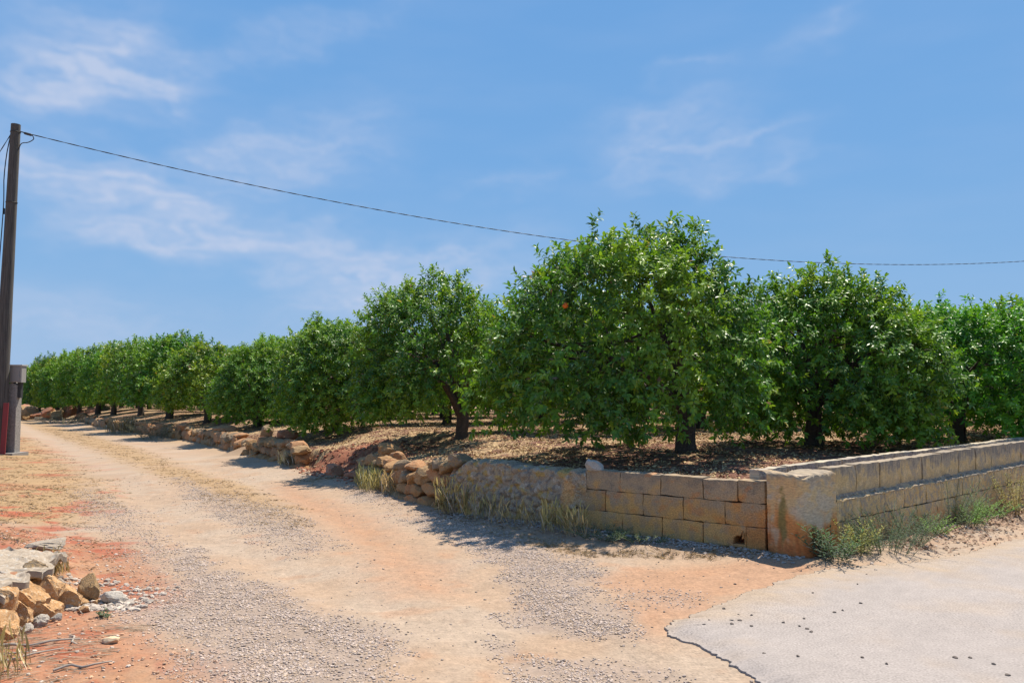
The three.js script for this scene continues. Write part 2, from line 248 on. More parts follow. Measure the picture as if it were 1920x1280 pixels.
// asphalt apron of the paved road, broken at its left edge
{
  const grey = (x, d, t) => {
    const k = 1 + 0.07 * fbm(x * 1.2, d * 1.2, 3) + 0.05 * N2(x * 7, d * 7), broken = 1 - sstep(5.5, 5.9, d), dust = clamp((1 - sstep(0.05, 0.75, t + 0.3 * fbm(x * 2.3, d * 2.3, 4))) * 0.85 * (1 - broken) + 0.35 * sstep(0.1, 0.5, fbm(x * 0.9 + 7, d * 0.9, 3)));
    return mix3([0.36, 0.312, 0.283], [0.39, 0.295, 0.21], dust).map((c) => c * k);
  };
  const level = (x, d) => Math.max(0.04, groundH(x, d) + 0.008) + 0.004 * N2(x * 0.5, d * 0.5), pos = [], uv = [], col = [], idx = [];
  const vert = (x, h, d, c) => { pos.push(x, h, -d); uv.push(x, d); col.push(...c); };
  // the middle: a plain grid inside the outline
  const lines = (list) => { const r = [list[0]]; for (let i = 1; i < list.length; i += 2) { const n = Math.ceil((list[i] - r[r.length - 1]) / list[i + 1]), a = r[r.length - 1]; for (let k = 1; k <= n; k++) r.push(lerp(a, list[i], k / n)); } return r; };
  const gx = lines([0.7, 8, 0.09, 26, 0.2, 60, 3]), gd = lines([-8, 3, 1, 12, 0.09, 26, 0.2, 40, 0.8]);
  const isd = []; gd.forEach((d) => gx.forEach((x) => { const q = polySD(ASPHALT, x, d); isd.push(q); vert(x, level(x, d), d, grey(x, d, Math.max(q, 0))); }));
  for (let j = 0; j < gd.length - 1; j++) for (let i = 0; i < gx.length - 1; i++) { const a = j * gx.length + i, b = a + 1, c = a + gx.length, e = c + 1; if (Math.min(isd[a], isd[b], isd[c], isd[e]) > 0.23) idx.push(a, b, e, a, e, c); }
  // the crumbled rim: a band that follows the outline and dips just under the grid
  const ring = [];
  for (let i = 1; i < ASPHALT.length - 3; i++) { const a = ASPHALT[i], b = ASPHALT[i + 1], L = Math.hypot(b[0] - a[0], b[1] - a[1]), n = Math.max(1, Math.ceil(L / (a[1] < 9 ? 0.018 : 0.2))); for (let k = 0; k < n; k++) ring.push([lerp(a[0], b[0], k / n), lerp(a[1], b[1], k / n)]); }
  const soft = ring.map((_, i) => { let x = 0, d = 0, w = 0; for (let k = -12; k <= 12; k++) { const q = ring[clamp(i + k, 0, ring.length - 1)]; x += q[0]; d += q[1]; w++; } return [x / w, d / w]; });
  const band = [-0.001, 0, 0.01, 0.03, 0.06, 0.1, 0.16, 0.26, 0.38, 0.42], base = pos.length / 3, nb = band.length;
  soft.forEach((p, i) => {
    const a = soft[Math.max(0, i - 3)], b = soft[Math.min(soft.length - 1, i + 3)], L = Math.hypot(b[0] - a[0], b[1] - a[1]) || 1, nx = (b[1] - a[1]) / L, nd = -(b[0] - a[0]) / L, e = 0.035 * N2(p[0] * 5, p[1] * 5) + 0.016 * N2(p[0] * 17, p[1] * 17) + 0.009 * N2(p[0] * 45, p[1] * 45);
    const broken = 1 - sstep(5.6, 6.0, p[1]);
    band.forEach((t, k) => { const x = p[0] + nx * (t + e), d = p[1] + nd * (t + e), gh = groundH(x, d); const top = lerp(gh + lerp(0.006, 0.011, broken), level(x, d) + 0.004, sstep(0, 0.2, t)); const h = k === 0 ? gh - 0.04 : k === nb - 1 ? level(x, d) - 0.006 : top + (t < 0.1 ? 0.004 * N2(x * 30, d * 30) * broken : 0); vert(x, h, d, k === 0 ? [0.22, 0.175, 0.145] : grey(x, d, t)); });
  });
  for (let i = 0; i < soft.length - 1; i++) for (let k = 0; k < nb - 1; k++) { const a = base + i * nb + k, b = a + nb, c = a + 1, e = b + 1; idx.push(a, e, b, a, c, e); }
  const g = new THREE.BufferGeometry(); g.setAttribute('position', new THREE.Float32BufferAttribute(pos, 3)); g.setAttribute('uv', new THREE.Float32BufferAttribute(uv, 2)); g.setAttribute('color', new THREE.Float32BufferAttribute(col, 3)); g.setIndex(idx); g.computeVertexNormals();
  const m = texture(512, 512, (i, j) => { const g = grain[j * 512 + i], q = blot[j * 512 + i], w = grain[((j + 97) & 511) * 512 + ((i + 211) & 511)], k = clamp(0.82 + 0.5 * g + 0.1 * q - (w < -0.34 ? 0.28 : 0) + (w > 0.4 ? 0.12 : 0), 0.25, 1); return [k, k * 0.99, k * 0.975]; });
  m.repeat.set(0.5, 0.5);
  tag(mesh('asphalt_road', g, std(0xffffff, 0.92, { vertexColors: true, map: m, bumpMap: bump(1.3), bumpScale: 0.001 })), 'worn pale grey asphalt of the paved road in the lower right corner', undefined, undefined, 'structure');
}
const onAsphalt = (x, d) => inside(ASPHALT, x, d);

// ---------------------------------------------------------------- rocks
function rockGeo(seed, detail = 2, box = 0.5, cuts = 8) {
  const r = mulberry(seed * 77 + 5), g = mergeVertices((() => { const q = new THREE.IcosahedronGeometry(1, detail); q.deleteAttribute('uv'); q.deleteAttribute('normal'); return q; })(), 1e-4), p = g.attributes.position, v = new THREE.Vector3();
  const planes = []; for (let i = 0; i < cuts; i++) planes.push([new THREE.Vector3(r() * 2 - 1, r() * 2 - 1, r() * 2 - 1).normalize(), 0.55 + 0.35 * r()]);
  for (let i = 0; i < p.count; i++) {
    v.fromBufferAttribute(p, i);
    const m = Math.max(Math.abs(v.x), Math.abs(v.y), Math.abs(v.z)); v.multiplyScalar(lerp(1, 0.82 / m, box));
    v.multiplyScalar(1 + 0.12 * N3(v.x * 1.3 + seed * 9, v.y * 1.3, v.z * 1.3));
    for (const [n, q] of planes) { const e = v.dot(n) - q; if (e > 0) v.addScaledVector(n, -e * 0.9); }
    v.multiplyScalar(1 + 0.08 * N3(v.x * 4 + seed, v.y * 4, v.z * 4) + 0.05 * N3(v.x * 9 + seed, v.y * 9, v.z * 9));
    p.setXYZ(i, v.x, v.y, v.z);
  }
  const c = toCreasedNormals(g, 0.4), q = c.attributes.position, n = c.attributes.normal, uv = new Float32Array(q.count * 2);
  for (let i = 0; i < q.count; i++) { const ax = Math.abs(n.getX(i)), ay = Math.abs(n.getY(i)), az = Math.abs(n.getZ(i)); const [u, w] = ax > ay && ax > az ? [q.getZ(i), q.getY(i)] : ay > az ? [q.getX(i), q.getZ(i)] : [q.getX(i), q.getY(i)]; uv[i * 2] = u * 0.35 + seed * 0.37; uv[i * 2 + 1] = w * 0.35 + seed * 0.21; }
  c.setAttribute('uv', new THREE.BufferAttribute(uv, 2)); return c;
}
const ROCKS = Array.from({ length: 12 }, (_, i) => rockGeo(i + 1, 3, 0.45 + 0.035 * i, 10)), SMALL = Array.from({ length: 5 }, (_, i) => rockGeo(i + 40, 1, 0.3, 6));
const rockTex = (a, b, c) => texture(256, 256, (i, j) => { const n = blot[(j * 2 & 511) * 512 + (i * 2 & 511)], g = grain[(j & 511) * 512 + (i & 511)], m = blot[((j * 2 + 211) & 511) * 512 + ((i * 2 + 77) & 511)]; return mix3(mix3(a, b, sstep(-0.2, 0.25, n)), c, 0.9 * sstep(0.12, 0.3, m)).map((x) => x * (1 + 0.75 * g)); });
const rockMats = [[[0.34, 0.205, 0.09], [0.24, 0.155, 0.08], [0.38, 0.26, 0.14]], [[0.36, 0.20, 0.075], [0.30, 0.15, 0.06], [0.22, 0.175, 0.11]], [[0.29, 0.20, 0.115], [0.21, 0.155, 0.10], [0.34, 0.21, 0.075]], [[0.37, 0.20, 0.09], [0.33, 0.145, 0.06], [0.38, 0.26, 0.145]]].map((c) => std(0xffffff, 0.95, { map: rockTex(...c), bumpMap: bump(0.4), bumpScale: 0.009 }));
const paleRock = std(0xffffff, 0.9, { map: rockTex([0.45, 0.40, 0.33], [0.38, 0.33, 0.27], [0.52, 0.47, 0.40]), bumpMap: bump(0.4), bumpScale: 0.009 });
const orangeRock = std(0xffffff, 0.95, { map: rockTex([0.45, 0.265, 0.125], [0.40, 0.215, 0.085], [0.50, 0.38, 0.25]), bumpMap: bump(0.4), bumpScale: 0.009 });
const redRock = std(0xffffff, 0.95, { map: rockTex([0.38, 0.14, 0.07], [0.42, 0.20, 0.11], [0.33, 0.22, 0.16]), bumpMap: bump(0.4), bumpScale: 0.009 });
function placeRock(name, geo, m, parent, p, sx, sy, sz, rx = 0, ry = 0, rz = 0) { const o = mesh(name, geo, m, parent); o.position.copy(p); o.scale.set(sx, sy, sz); o.rotation.set(rx, ry, rz); return o; }

// dry stone walls: stones laid in rough courses against the bank
function along(line, s) { for (let i = 0; i < line.length - 1; i++) { const L = Math.hypot(line[i + 1][0] - line[i][0], line[i + 1][1] - line[i][1]); if (s <= L || i === line.length - 2) { const t = s / L; return [lerp(line[i][0], line[i + 1][0], t), lerp(line[i][1], line[i + 1][1], t), Math.atan2(line[i + 1][1] - line[i][1], line[i + 1][0] - line[i][0]), t > 1.0001]; } s -= L; } }
function stoneWall(name, label, line, height, size, seed) {
  const r = mulberry(seed), L = line.slice(1).reduce((q, p, i) => q + Math.hypot(p[0] - line[i][0], p[1] - line[i][1]), 0), w = thing(name, label, 'stone wall', V(line[0][0], 0, line[0][1]));
  const rel = (x, h, d) => V(x - line[0][0], h, d - line[0][1]);
  let h0s = [];
  for (let row = 0; row < 6; row++) {
    let s = -r() * 0.2, any = false;
    while (s < L) {
      const [x0, d0] = along(line, clamp(s, 0, L)), sz = size(s / L, row), len = sz * (0.65 + 0.8 * r()), mid = clamp(s + len / 2, 0, L), [x, d, a] = along(line, mid), top = height(mid / L), base = groundH(x + 0.25 * Math.sin(a) * -1, d - 0.25 * Math.cos(a) * 0) * 0;
      const key = Math.round(mid / 0.1), at = h0s[key] ?? -0.06, hh = sz * (0.5 + 0.35 * r());
      if (at < top - 0.05) {
        const h2 = Math.min(hh, top - at + 0.09), off = 0.05 + 0.07 * (r() - 0.5) + at * 0.12, px = x - Math.sin(a) * off * -1 * 0, pd = d;
        const nx = INV(a)[0], nd = INV(a)[1];
        placeRock('stone', ROCKS[Math.floor(r() * ROCKS.length)], rockMats[Math.floor(r() * rockMats.length)], w, rel(px + nx * off, at + h2 * 0.46 + base, pd + nd * off), len * 0.58, h2 * 0.61, 0.18 + 0.1 * r(), (r() - 0.5) * 0.3, a + (r() - 0.5) * 0.3, (r() - 0.5) * 0.35);
        const k0 = Math.round((mid - len * 0.45) / 0.1), k1 = Math.round((mid + len * 0.45) / 0.1); for (let k = k0; k <= k1; k++) h0s[k] = at + h2 * 0.92;
        any = true;
      }
      s += len * 0.93;
    }
    if (!any) break;
  }
  return w;
}
const INV = (a) => { const n = [-Math.sin(a), Math.cos(a)]; return n[0] * 0.84 + n[1] * 0.55 > 0 ? n : [-n[0], -n[1]]; };   // towards the grove
stoneWall('dry_stone_wall', 'short dry stone wall of tan boulders between the earth gap and the rendered wall', [[-0.72, 11.0], [-1.44, 12.13], [-2.05, 13.47], [-2.72, 14.75]], (t) => lerp(0.72, 0.5, sstep(0, 0.35, t)) + 0.04 * Math.sin(t * 17), (t) => 0.33, 21);
stoneWall('dry_stone_wall', 'long low dry stone wall running off beside the track under the orange trees', [[-4.7, 17.8], [-5.26, 18.89], [-6.81, 21.38], [-8.02, 23.23], [-11.87, 29.43], [-16.63, 35.46], [-22.23, 43.04], [-28.6, 53.1]], (t) => lerp(0.48, 0.40, t) + 0.06 * Math.sin(t * 40) + 0.05 * Math.sin(t * 97), (t) => lerp(0.36, 0.72, sstep(0.05, 0.5, t)), 22);
{ // loose stones, each a thing
  const L = [['white_stone', 'smooth white stone resting on top of the block wall', V(0.97, 0.79, 9.48), 0.125, 0.075, 0.09, 3, paleRock, 0.3], ['boulder', 'large tan boulder lying on the soil above the short stone wall', V(-2.2, 0.63, 14.5), 0.30, 0.16, 0.2, 4, rockMats[1], 0.2], ['boulder', 'orange brown stone perched on the stone wall below the large tan boulder', V(-1.98, 0.56, 14.0), 0.2, 0.11, 0.15, 6, rockMats[3], -0.3], ['stone', 'small grey stone wedged between the two boulders on the stone wall', V(-2.2, 0.52, 14.1), 0.09, 0.08, 0.08, 7, rockMats[2], 0],
    ['stone', 'slanted grey brown stone leaning at the end of the rendered wall top', V(-1.05, 0.64, 11.55), 0.15, 0.09, 0.12, 8, rockMats[2], 0.5], ['stone', 'reddish stone at the foot of the earth gap in the stone wall', V(-3.55, 0.1, 16.15), 0.26, 0.17, 0.2, 2, redRock, 0.2], ['stone', 'flat red stone lying right of the reddish one at the earth gap', V(-3.0, 0.1, 15.5), 0.24, 0.09, 0.2, 9, redRock, 0.1], ['stone', 'long tan stone sloping down at the left end of the short stone wall', V(-2.65, 0.3, 14.9), 0.3, 0.11, 0.2, 5, rockMats[1], 0.45],
    ['stone', 'dark upright stone standing on the soil above the long stone wall', V(-6.9, 0.66, 22.6), 0.22, 0.2, 0.2, 10, rockMats[2], 0.1], ['stone', 'broad red stone on the soil edge of the long stone wall', V(-9.2, 0.6, 25.9), 0.7, 0.14, 0.4, 11, rockMats[3], 0.05], ['stone', 'red brown stone set back on the top of the long stone wall', V(-5.8, 0.62, 20.6), 0.3, 0.16, 0.25, 1, redRock, 0]];
  for (const [n, l, p, a, b, c, k, m, rz] of L) tag(placeRock(n, ROCKS[k], m, scene, p, a, b, c, 0, k, rz), l, 'stone');
  const heap = thing('rubble_heap', 'low heap of red rubble stones beside the far bend of the track', 'rubble', V(-33, 0.1, 58)), r = mulberry(9);
  for (let i = 0; i < 22; i++) placeRock('stone', ROCKS[i % 12], i % 2 ? redRock : rockMats[i % 4], heap, V((r() - 0.5) * 7, 0.1 + r() * 0.55, (r() - 0.5) * 3), 0.3 + r() * 0.5, 0.2 + r() * 0.25, 0.3 + r() * 0.3, r(), r() * 3, r() * 0.5);
}

// ---------------------------------------------------------------- masonry: painted wear shared by geometry pieces (u = metres along, v = metres up)
const ochre = [0.56, 0.335, 0.12], tanc = [0.56, 0.375, 0.165], greyc = [0.36, 0.285, 0.20], lichen = [0.46, 0.29, 0.07], rust = [0.56, 0.215, 0.055], moss = [0.20, 0.16, 0.045], dark = [0.19, 0.16, 0.13];
function wallTex(w, h, du, dv, f) { const t = texture(w, h, (i, j) => f((i + 0.5) / w * du, (j + 0.5) / h * dv, i, j)); t.wrapS = t.wrapT = THREE.ClampToEdgeWrapping; return t; }
const pits = (i, j) => { const g = grain[(j & 511) * 512 + (i & 511)], s = N2(i * 0.37, j * 0.37); const s2 = N2(i * 0.19 + 70, j * 0.19); return (1 + 0.5 * g) * (s > 0.5 ? 0.66 : 1) * (s2 > 0.55 ? 0.78 : s2 < -0.6 ? 1.12 : 1); };
const LB = { u: 4.6, v: 1.0, off: 0.12 };                             // block wall: u from the seam at the corner to the left, v up from -0.12
const blockMap = wallTex(1024, 256, LB.u, LB.v, (u, v, i, j) => {
  const y = v - LB.off, n = fbm(u * 2.2, y * 2.6, 4), m = fbm(u * 5 + 20, y * 5, 4), rubble = sstep(2.1, 2.5, u + 0.3 * n + (y > 0.28 ? 0.1 : -0.45));
  let c = mix3(ochre, [0.44, 0.29, 0.145], sstep(-0.2, 0.4, m));
  c = mix3(c, rust, 0.65 * sstep(0.55, 0.1, u + 0.25 * n) * sstep(0.65, 0.3, y + 0.2 * m));
  c = mix3(c, greyc, 0.8 * sstep(0.30, 0.6, y + 0.25 * n + 0.14 * m)); c = mix3(c, dark, 0.55 * sstep(0.60, 0.78, y + 0.2 * m + 0.12 * n)); c = mix3(c, rust, 0.4 * sstep(0.25, 0.45, fbm(u * 2.7 + 33, y * 4, 3)));
  c = mix3(c, mix3(mix3(greyc, [0.40, 0.30, 0.18], sstep(-0.1, 0.3, m)), dark, 0.75 * sstep(0.05, 0.4, fbm(u * 7, y * 7 + 3, 3))), rubble);
  c = mix3(c, lichen, 0.75 * rubble * sstep(0.16, 0.34, fbm(u * 3.1 + 9, y * 3.1, 4)));
  c = mix3(c, [0.50, 0.43, 0.34], 0.6 * rubble * sstep(0.34, 0.42, fbm(u * 4.4 + 60, y * 4.4, 3)));
  c = mix3(c, [0.64, 0.36, 0.14], 0.85 * sstep(0.13, 0.07, Math.hypot((u - 2.45) * 0.8 + 0.08 * n, (y - 0.43) * 0.55 + 0.06 * m)));
  return c.map((q) => q * pits(i, j));
});
const blockMat = std(0xffffff, 0.97, { map: blockMap, bumpMap: (() => { const t = bumpTile.clone(); t.repeat.set(7, 1.6); t.needsUpdate = true; return t; })(), bumpScale: 0.0035 });
const blockMats = [[0.86, 0.84, 0.82], [1, 1, 1], [0.95, 0.9, 0.82], [1.0, 0.96, 0.9]].map((c) => { const m = blockMat.clone(); m.color.setRGB(...c); return m; });
const seam = [2.55, 8.13], LDIR = [-0.7664, 0.6424], LANG = Math.atan2(LDIR[1], LDIR[0]);
// a block as a rounded box with worn edges; uv from its place on the wall
function blockGeo(len, hgt, thick, seed, u0, v0, map, flip = 1) {
  const g = new THREE.BoxGeometry(len, hgt, thick, Math.max(4, Math.round(len / 0.07)), 5, 2), p = g.attributes.position, uv = g.attributes.uv, r = 0.007;
  for (let i = 0; i < p.count; i++) {
    let x = p.getX(i), y = p.getY(i), z = p.getZ(i);
    const ix = clamp(x, -len / 2 + r, len / 2 - r), iy = clamp(y, -hgt / 2 + r, hgt / 2 - r), iz = clamp(z, -thick / 2 + r, thick / 2 - r), dx = x - ix, dy = y - iy, dz = z - iz, L = Math.hypot(dx, dy, dz);
    if (L > 0) { const k = r / L; x = ix + dx * k; y = iy + dy * k; z = iz + dz * k; }
    const q = N3((x + u0) * 7 + seed, (y + v0) * 7, z * 7), q2 = N3((x + u0) * 22, (y + v0) * 22 + seed, z * 22);
    const e = Math.max(Math.abs(x) / (len / 2), Math.abs(y) / (hgt / 2)) > 0.9 ? 1 : 0;
    z += 0.008 * q + 0.004 * q2; y += e * (0.005 * q2 + 0.006 * N3(x * 5, 3, seed)); x += e * 0.005 * N3(x * 9 + 5, y * 9, seed); if (Math.abs(x) > len * 0.42 && Math.abs(y) > hgt * 0.34) z -= 0.02 * Math.max(0, q2 + 0.2) * Math.sign(z);
    p.setXYZ(i, x, y, z); uv.setXY(i, (u0 + len / 2 + flip * x) / map[0], (v0 + hgt / 2 + y + map[2]) / map[1]);
  }
  g.computeVertexNormals(); return g;
}
{
  const wall = thing('block_wall', 'low retaining wall of pitted ochre blocks and rough render under the tallest tree', 'wall', V(seam[0], 0, seam[1]));
  wall.rotation.y = LANG + Math.PI;                                   // its local -x runs left along the wall, local +z faces the road
  wall.rotation.y = Math.atan2(LDIR[1], -LDIR[0]) * -1;
  // local frame: x to the right (towards the corner), so a place u along the wall sits at x = -u
  const ys = [[0.525, 0.745], [0.287, 0.521], [0.063, 0.283], [-0.16, 0.059]];
  const joints = [[0.0, 0.29, 0.677, 1.185, 1.708, 2.2], [0.0, 0.435, 0.915, 1.411, 1.914, 2.3], [0.0, 0.205, 0.687, 1.175, 1.687, 2.21, 2.72], [0.0, 0.426, 0.902, 1.411, 1.92, 2.4, 2.9]];
  const r = mulberry(31);
  joints.forEach((J, row) => J.slice(1).forEach((u1, k) => {
    const u0 = J[k] + 0.002, len = u1 - 0.002 - u0 - 0.003 * r(), [y0, y1] = ys[row], top = row === 0 ? 0.012 * (r() - 0.5) : 0, hole = row === 2 && k === 1;
    if (hole) {                                                      // the block with a broken hole
      const s = new THREE.Shape([[0, 0], [len, 0], [len, y1 - y0], [0, y1 - y0]].map((q) => new THREE.Vector2(...q)));
      s.holes.push(new THREE.Path([[0.33, 0.03], [0.455, 0.035], [0.45, 0.1], [0.425, 0.085], [0.435, 0.15], [0.465, 0.165], [0.445, 0.175], [0.41, 0.115], [0.375, 0.12], [0.34, 0.09]].map((q) => new THREE.Vector2(...q))));
      const g = new THREE.ExtrudeGeometry(s, { depth: 0.19, bevelEnabled: true, bevelSize: 0.006, bevelThickness: 0.006, bevelOffset: -0.006, bevelSegments: 1 }), p = g.attributes.position, uv = g.attributes.uv;
      for (let i = 0; i < p.count; i++) uv.setXY(i, (u1 - p.getX(i)) / LB.u, (y0 + p.getY(i) + LB.off) / LB.v);
      const o = mesh('block', g, blockMat, wall); o.position.set(-u1 + 0.005, y0, -0.2); o.userData.label = 'block with a broken hole near its foot'; return;
    }
    const o = mesh('block', blockGeo(len, y1 - y0 + top, 0.2, row * 10 + k, u0, y0, [LB.u, LB.v, LB.off], -1), blockMats[Math.floor(r() * 4)], wall);
    o.position.set(-(u0 + len / 2), (y0 + y1 + top) / 2, -0.1 + 0.008 * (r() - 0.5)); o.rotation.z = 0.006 * (r() - 0.5);
  }));
  mesh('backing', new THREE.BoxGeometry(2.9, 0.82, 0.05), std(RGB(0.22, 0.15, 0.08), 1), wall).position.set(-1.46, 0.27, -0.42);
  // rendered rubble end: a rough slab that bulges and narrows towards the stones
  const nu = 240, nv = 90, pos = [], uv = [], idx = [], U0 = 2.17, U1 = 4.35;
  const cell = (x, y) => { const ix = Math.floor(x), iy = Math.floor(y); let f1 = 9, f2 = 9; for (let a = -1; a <= 1; a++) for (let b = -1; b <= 1; b++) { const cx = ix + a + 0.5 + 0.42 * Math.sin((ix + a) * 12.99 + (iy + b) * 78.2), cy = iy + b + 0.5 + 0.42 * Math.sin((ix + a) * 39.3 + (iy + b) * 11.1), q = Math.hypot(x - cx, y - cy); if (q < f1) { f2 = f1; f1 = q; } else if (q < f2) f2 = q; } return [f1, f2 - f1]; };
  const front = (u, v) => { const [f1, gap] = cell(u * 6.5 + 0.3 * N2(u * 4, v * 4), v * 8.5), stones = sstep(0.0, 0.35, gap) * (0.03 - 0.02 * f1) * sstep(2.5, 3.0, u + 0.4 * N2(u * 2, v * 3)); const st = N2(u * 5 + 3, v * 6), bumpy = 0.028 * fbm(u * 4, v * 4, 4) + 0.02 * Math.max(0, st) + 0.012 * fbm(u * 17, v * 17, 3); return 0.004 + bumpy + stones + 0.05 * sstep(2.6, 3.2, u) * (1 - v) + 0.0 * v; };
  const topOf = (u) => 0.735 + 0.05 * sstep(3.1, 3.5, u) * (1 - sstep(3.9, 4.3, u)) - 0.16 * sstep(4.05, 4.35, u) + 0.02 * N2(u * 6, 1) + 0.012 * N2(u * 15, 4);
  for (let j = 0; j <= nv; j++) for (let i = 0; i <= nu; i++) {
    const u = lerp(U0, U1, i / nu), v = j / nv; let x = -u, y, z;
    const low = u < 2.85 ? lerp(0.30, -0.12, sstep(2.3, 2.85, u + 0.06 * N2(u * 9, 2))) : -0.12;
    const T = topOf(u);
    if (v <= 0.72) { y = lerp(low, T - 0.03, v / 0.72); z = front(u, y); } else { const t = (v - 0.72) / 0.28, a = t * Math.PI * 0.5; y = T - 0.03 + 0.03 * Math.sin(Math.min(a * 2, Math.PI / 2)) - 0.02 * t * t + 0.012 * fbm(u * 9, t * 3, 3); z = lerp(front(u, T - 0.03), -0.3, t); }
    const bend = Math.max(0, u - 3.0); z -= 0.0 * bend; const rot = -0.13 * bend * bend;
    pos.push(x, y, z + rot * -0.15); uv.push(u / LB.u, (v <= 0.72 ? y + LB.off : T + LB.off - 0.04 + 0.04 * N2(u * 8, v * 20)) / LB.v);
  }
  for (let j = 0; j < nv; j++) for (let i = 0; i < nu; i++) { const a = j * (nu + 1) + i, b = a + 1, c = a + nu + 1, e = c + 1; idx.push(a, c, b, b, c, e); }
  const g = new THREE.BufferGeometry(); g.setAttribute('position', new THREE.Float32BufferAttribute(pos, 3)); g.setAttribute('uv', new THREE.Float32BufferAttribute(uv, 2)); g.setIndex(idx); g.computeVertexNormals();
  const o = mesh('rough_render', g, blockMat, wall); o.userData.label = 'rough lichen stained render over rubble';
}

// ---------------------------------------------------------------- channel wall on the right: rendered corner, lower blocks, ledge, upper blocks, inner wall
const RB = { u: 17.5, v: 1.15, off: 0.12 };
const chanMap = wallTex(2048, 256, RB.u, RB.v, (u, v, i, j) => {
  const y = v - RB.off, n = fbm(u * 2.4, y * 2.4 + 40, 4), m = fbm(u * 6 + 70, y * 6, 4), run = fbm(u * 5.5 + 0.8 * fbm(u * 3, y * 6, 2), y * 1.6, 4), up = y > 0.555 + 0.018 * Math.max(0, u - 0.6);
  let c = mix3(tanc, [0.63, 0.44, 0.22], sstep(-0.2, 0.3, m));
  const fine = fbm(u * 13 + 5, y * 9, 3), drip = fbm(u * 15 + 40, y * 1.4, 3);
  if (up && u > 0.6) {
    c = mix3(c, [0.54, 0.37, 0.175], sstep(-0.05, 0.25, n));
    c = mix3(c, greyc, 0.85 * sstep(0.70, 0.88, y + 0.26 * n + 0.14 * fine)); c = mix3(c, dark, 0.75 * sstep(0.80, 0.96, y + 0.2 * m + 0.22 * drip)); c = mix3(c, dark, 0.35 * sstep(0.66, 0.59, y + 0.09 * fine + 0.06 * n - 0.017 * u));
  } else if (u > 0.6) { c = mix3(c, ochre, 0.6 * sstep(-0.1, 0.3, n)); c = mix3(c, greyc, 0.85 * sstep(0.0, 0.25, fine + 0.6 * n)); c = mix3(c, rust, 0.5 * sstep(0.3, 0.08, y + 0.25 * n)); c = mix3(c, dark, 0.4 * sstep(0.2, 0.4, drip)); }
  else {
    c = mix3([0.58, 0.37, 0.17], [0.50, 0.39, 0.26], sstep(-0.12, 0.18, n + 0.3 * fine));
    c = mix3(c, [0.58, 0.40, 0.19], 0.8 * sstep(0.1, 0.3, fbm(u * 5 + 90, y * 4, 3)) * sstep(0.45, 0.6, y));
    c = mix3(c, greyc, 0.85 * sstep(0.70, 0.84, y + 0.16 * n + 0.12 * fine)); c = mix3(c, dark, 0.5 * sstep(0.80, 0.9, y + 0.14 * drip + 0.1 * fine));
    c = mix3(c, rust, 0.9 * sstep(0.50, 0.22, y + 0.3 * n + 0.16 * drip)); c = mix3(c, [0.44, 0.13, 0.035], 0.75 * sstep(0.3, 0.08, y + 0.2 * m + 0.25 * drip));
    const q = Math.hypot((u - 0.115 - 0.012 * n) / 0.034, (y - 0.42) / 0.28) + 0.55 * fine + 0.3 * m; c = mix3(c, moss, 0.85 * sstep(1.15, 0.6, q));
  }
  return c.map((q) => q * (0.3 + 0.7 * pits(i, j)));
});
const chanBump = (() => { const t = bumpTile.clone(); t.repeat.set(20, 1.8); t.needsUpdate = true; return t; })();
const chanMat = std(0xffffff, 0.96, { map: chanMap, bumpMap: chanBump, bumpScale: 0.003 });
const ledgeH = (s) => 0.53 + 0.018 * s, topH = (s) => 0.862 + 0.017 * s;
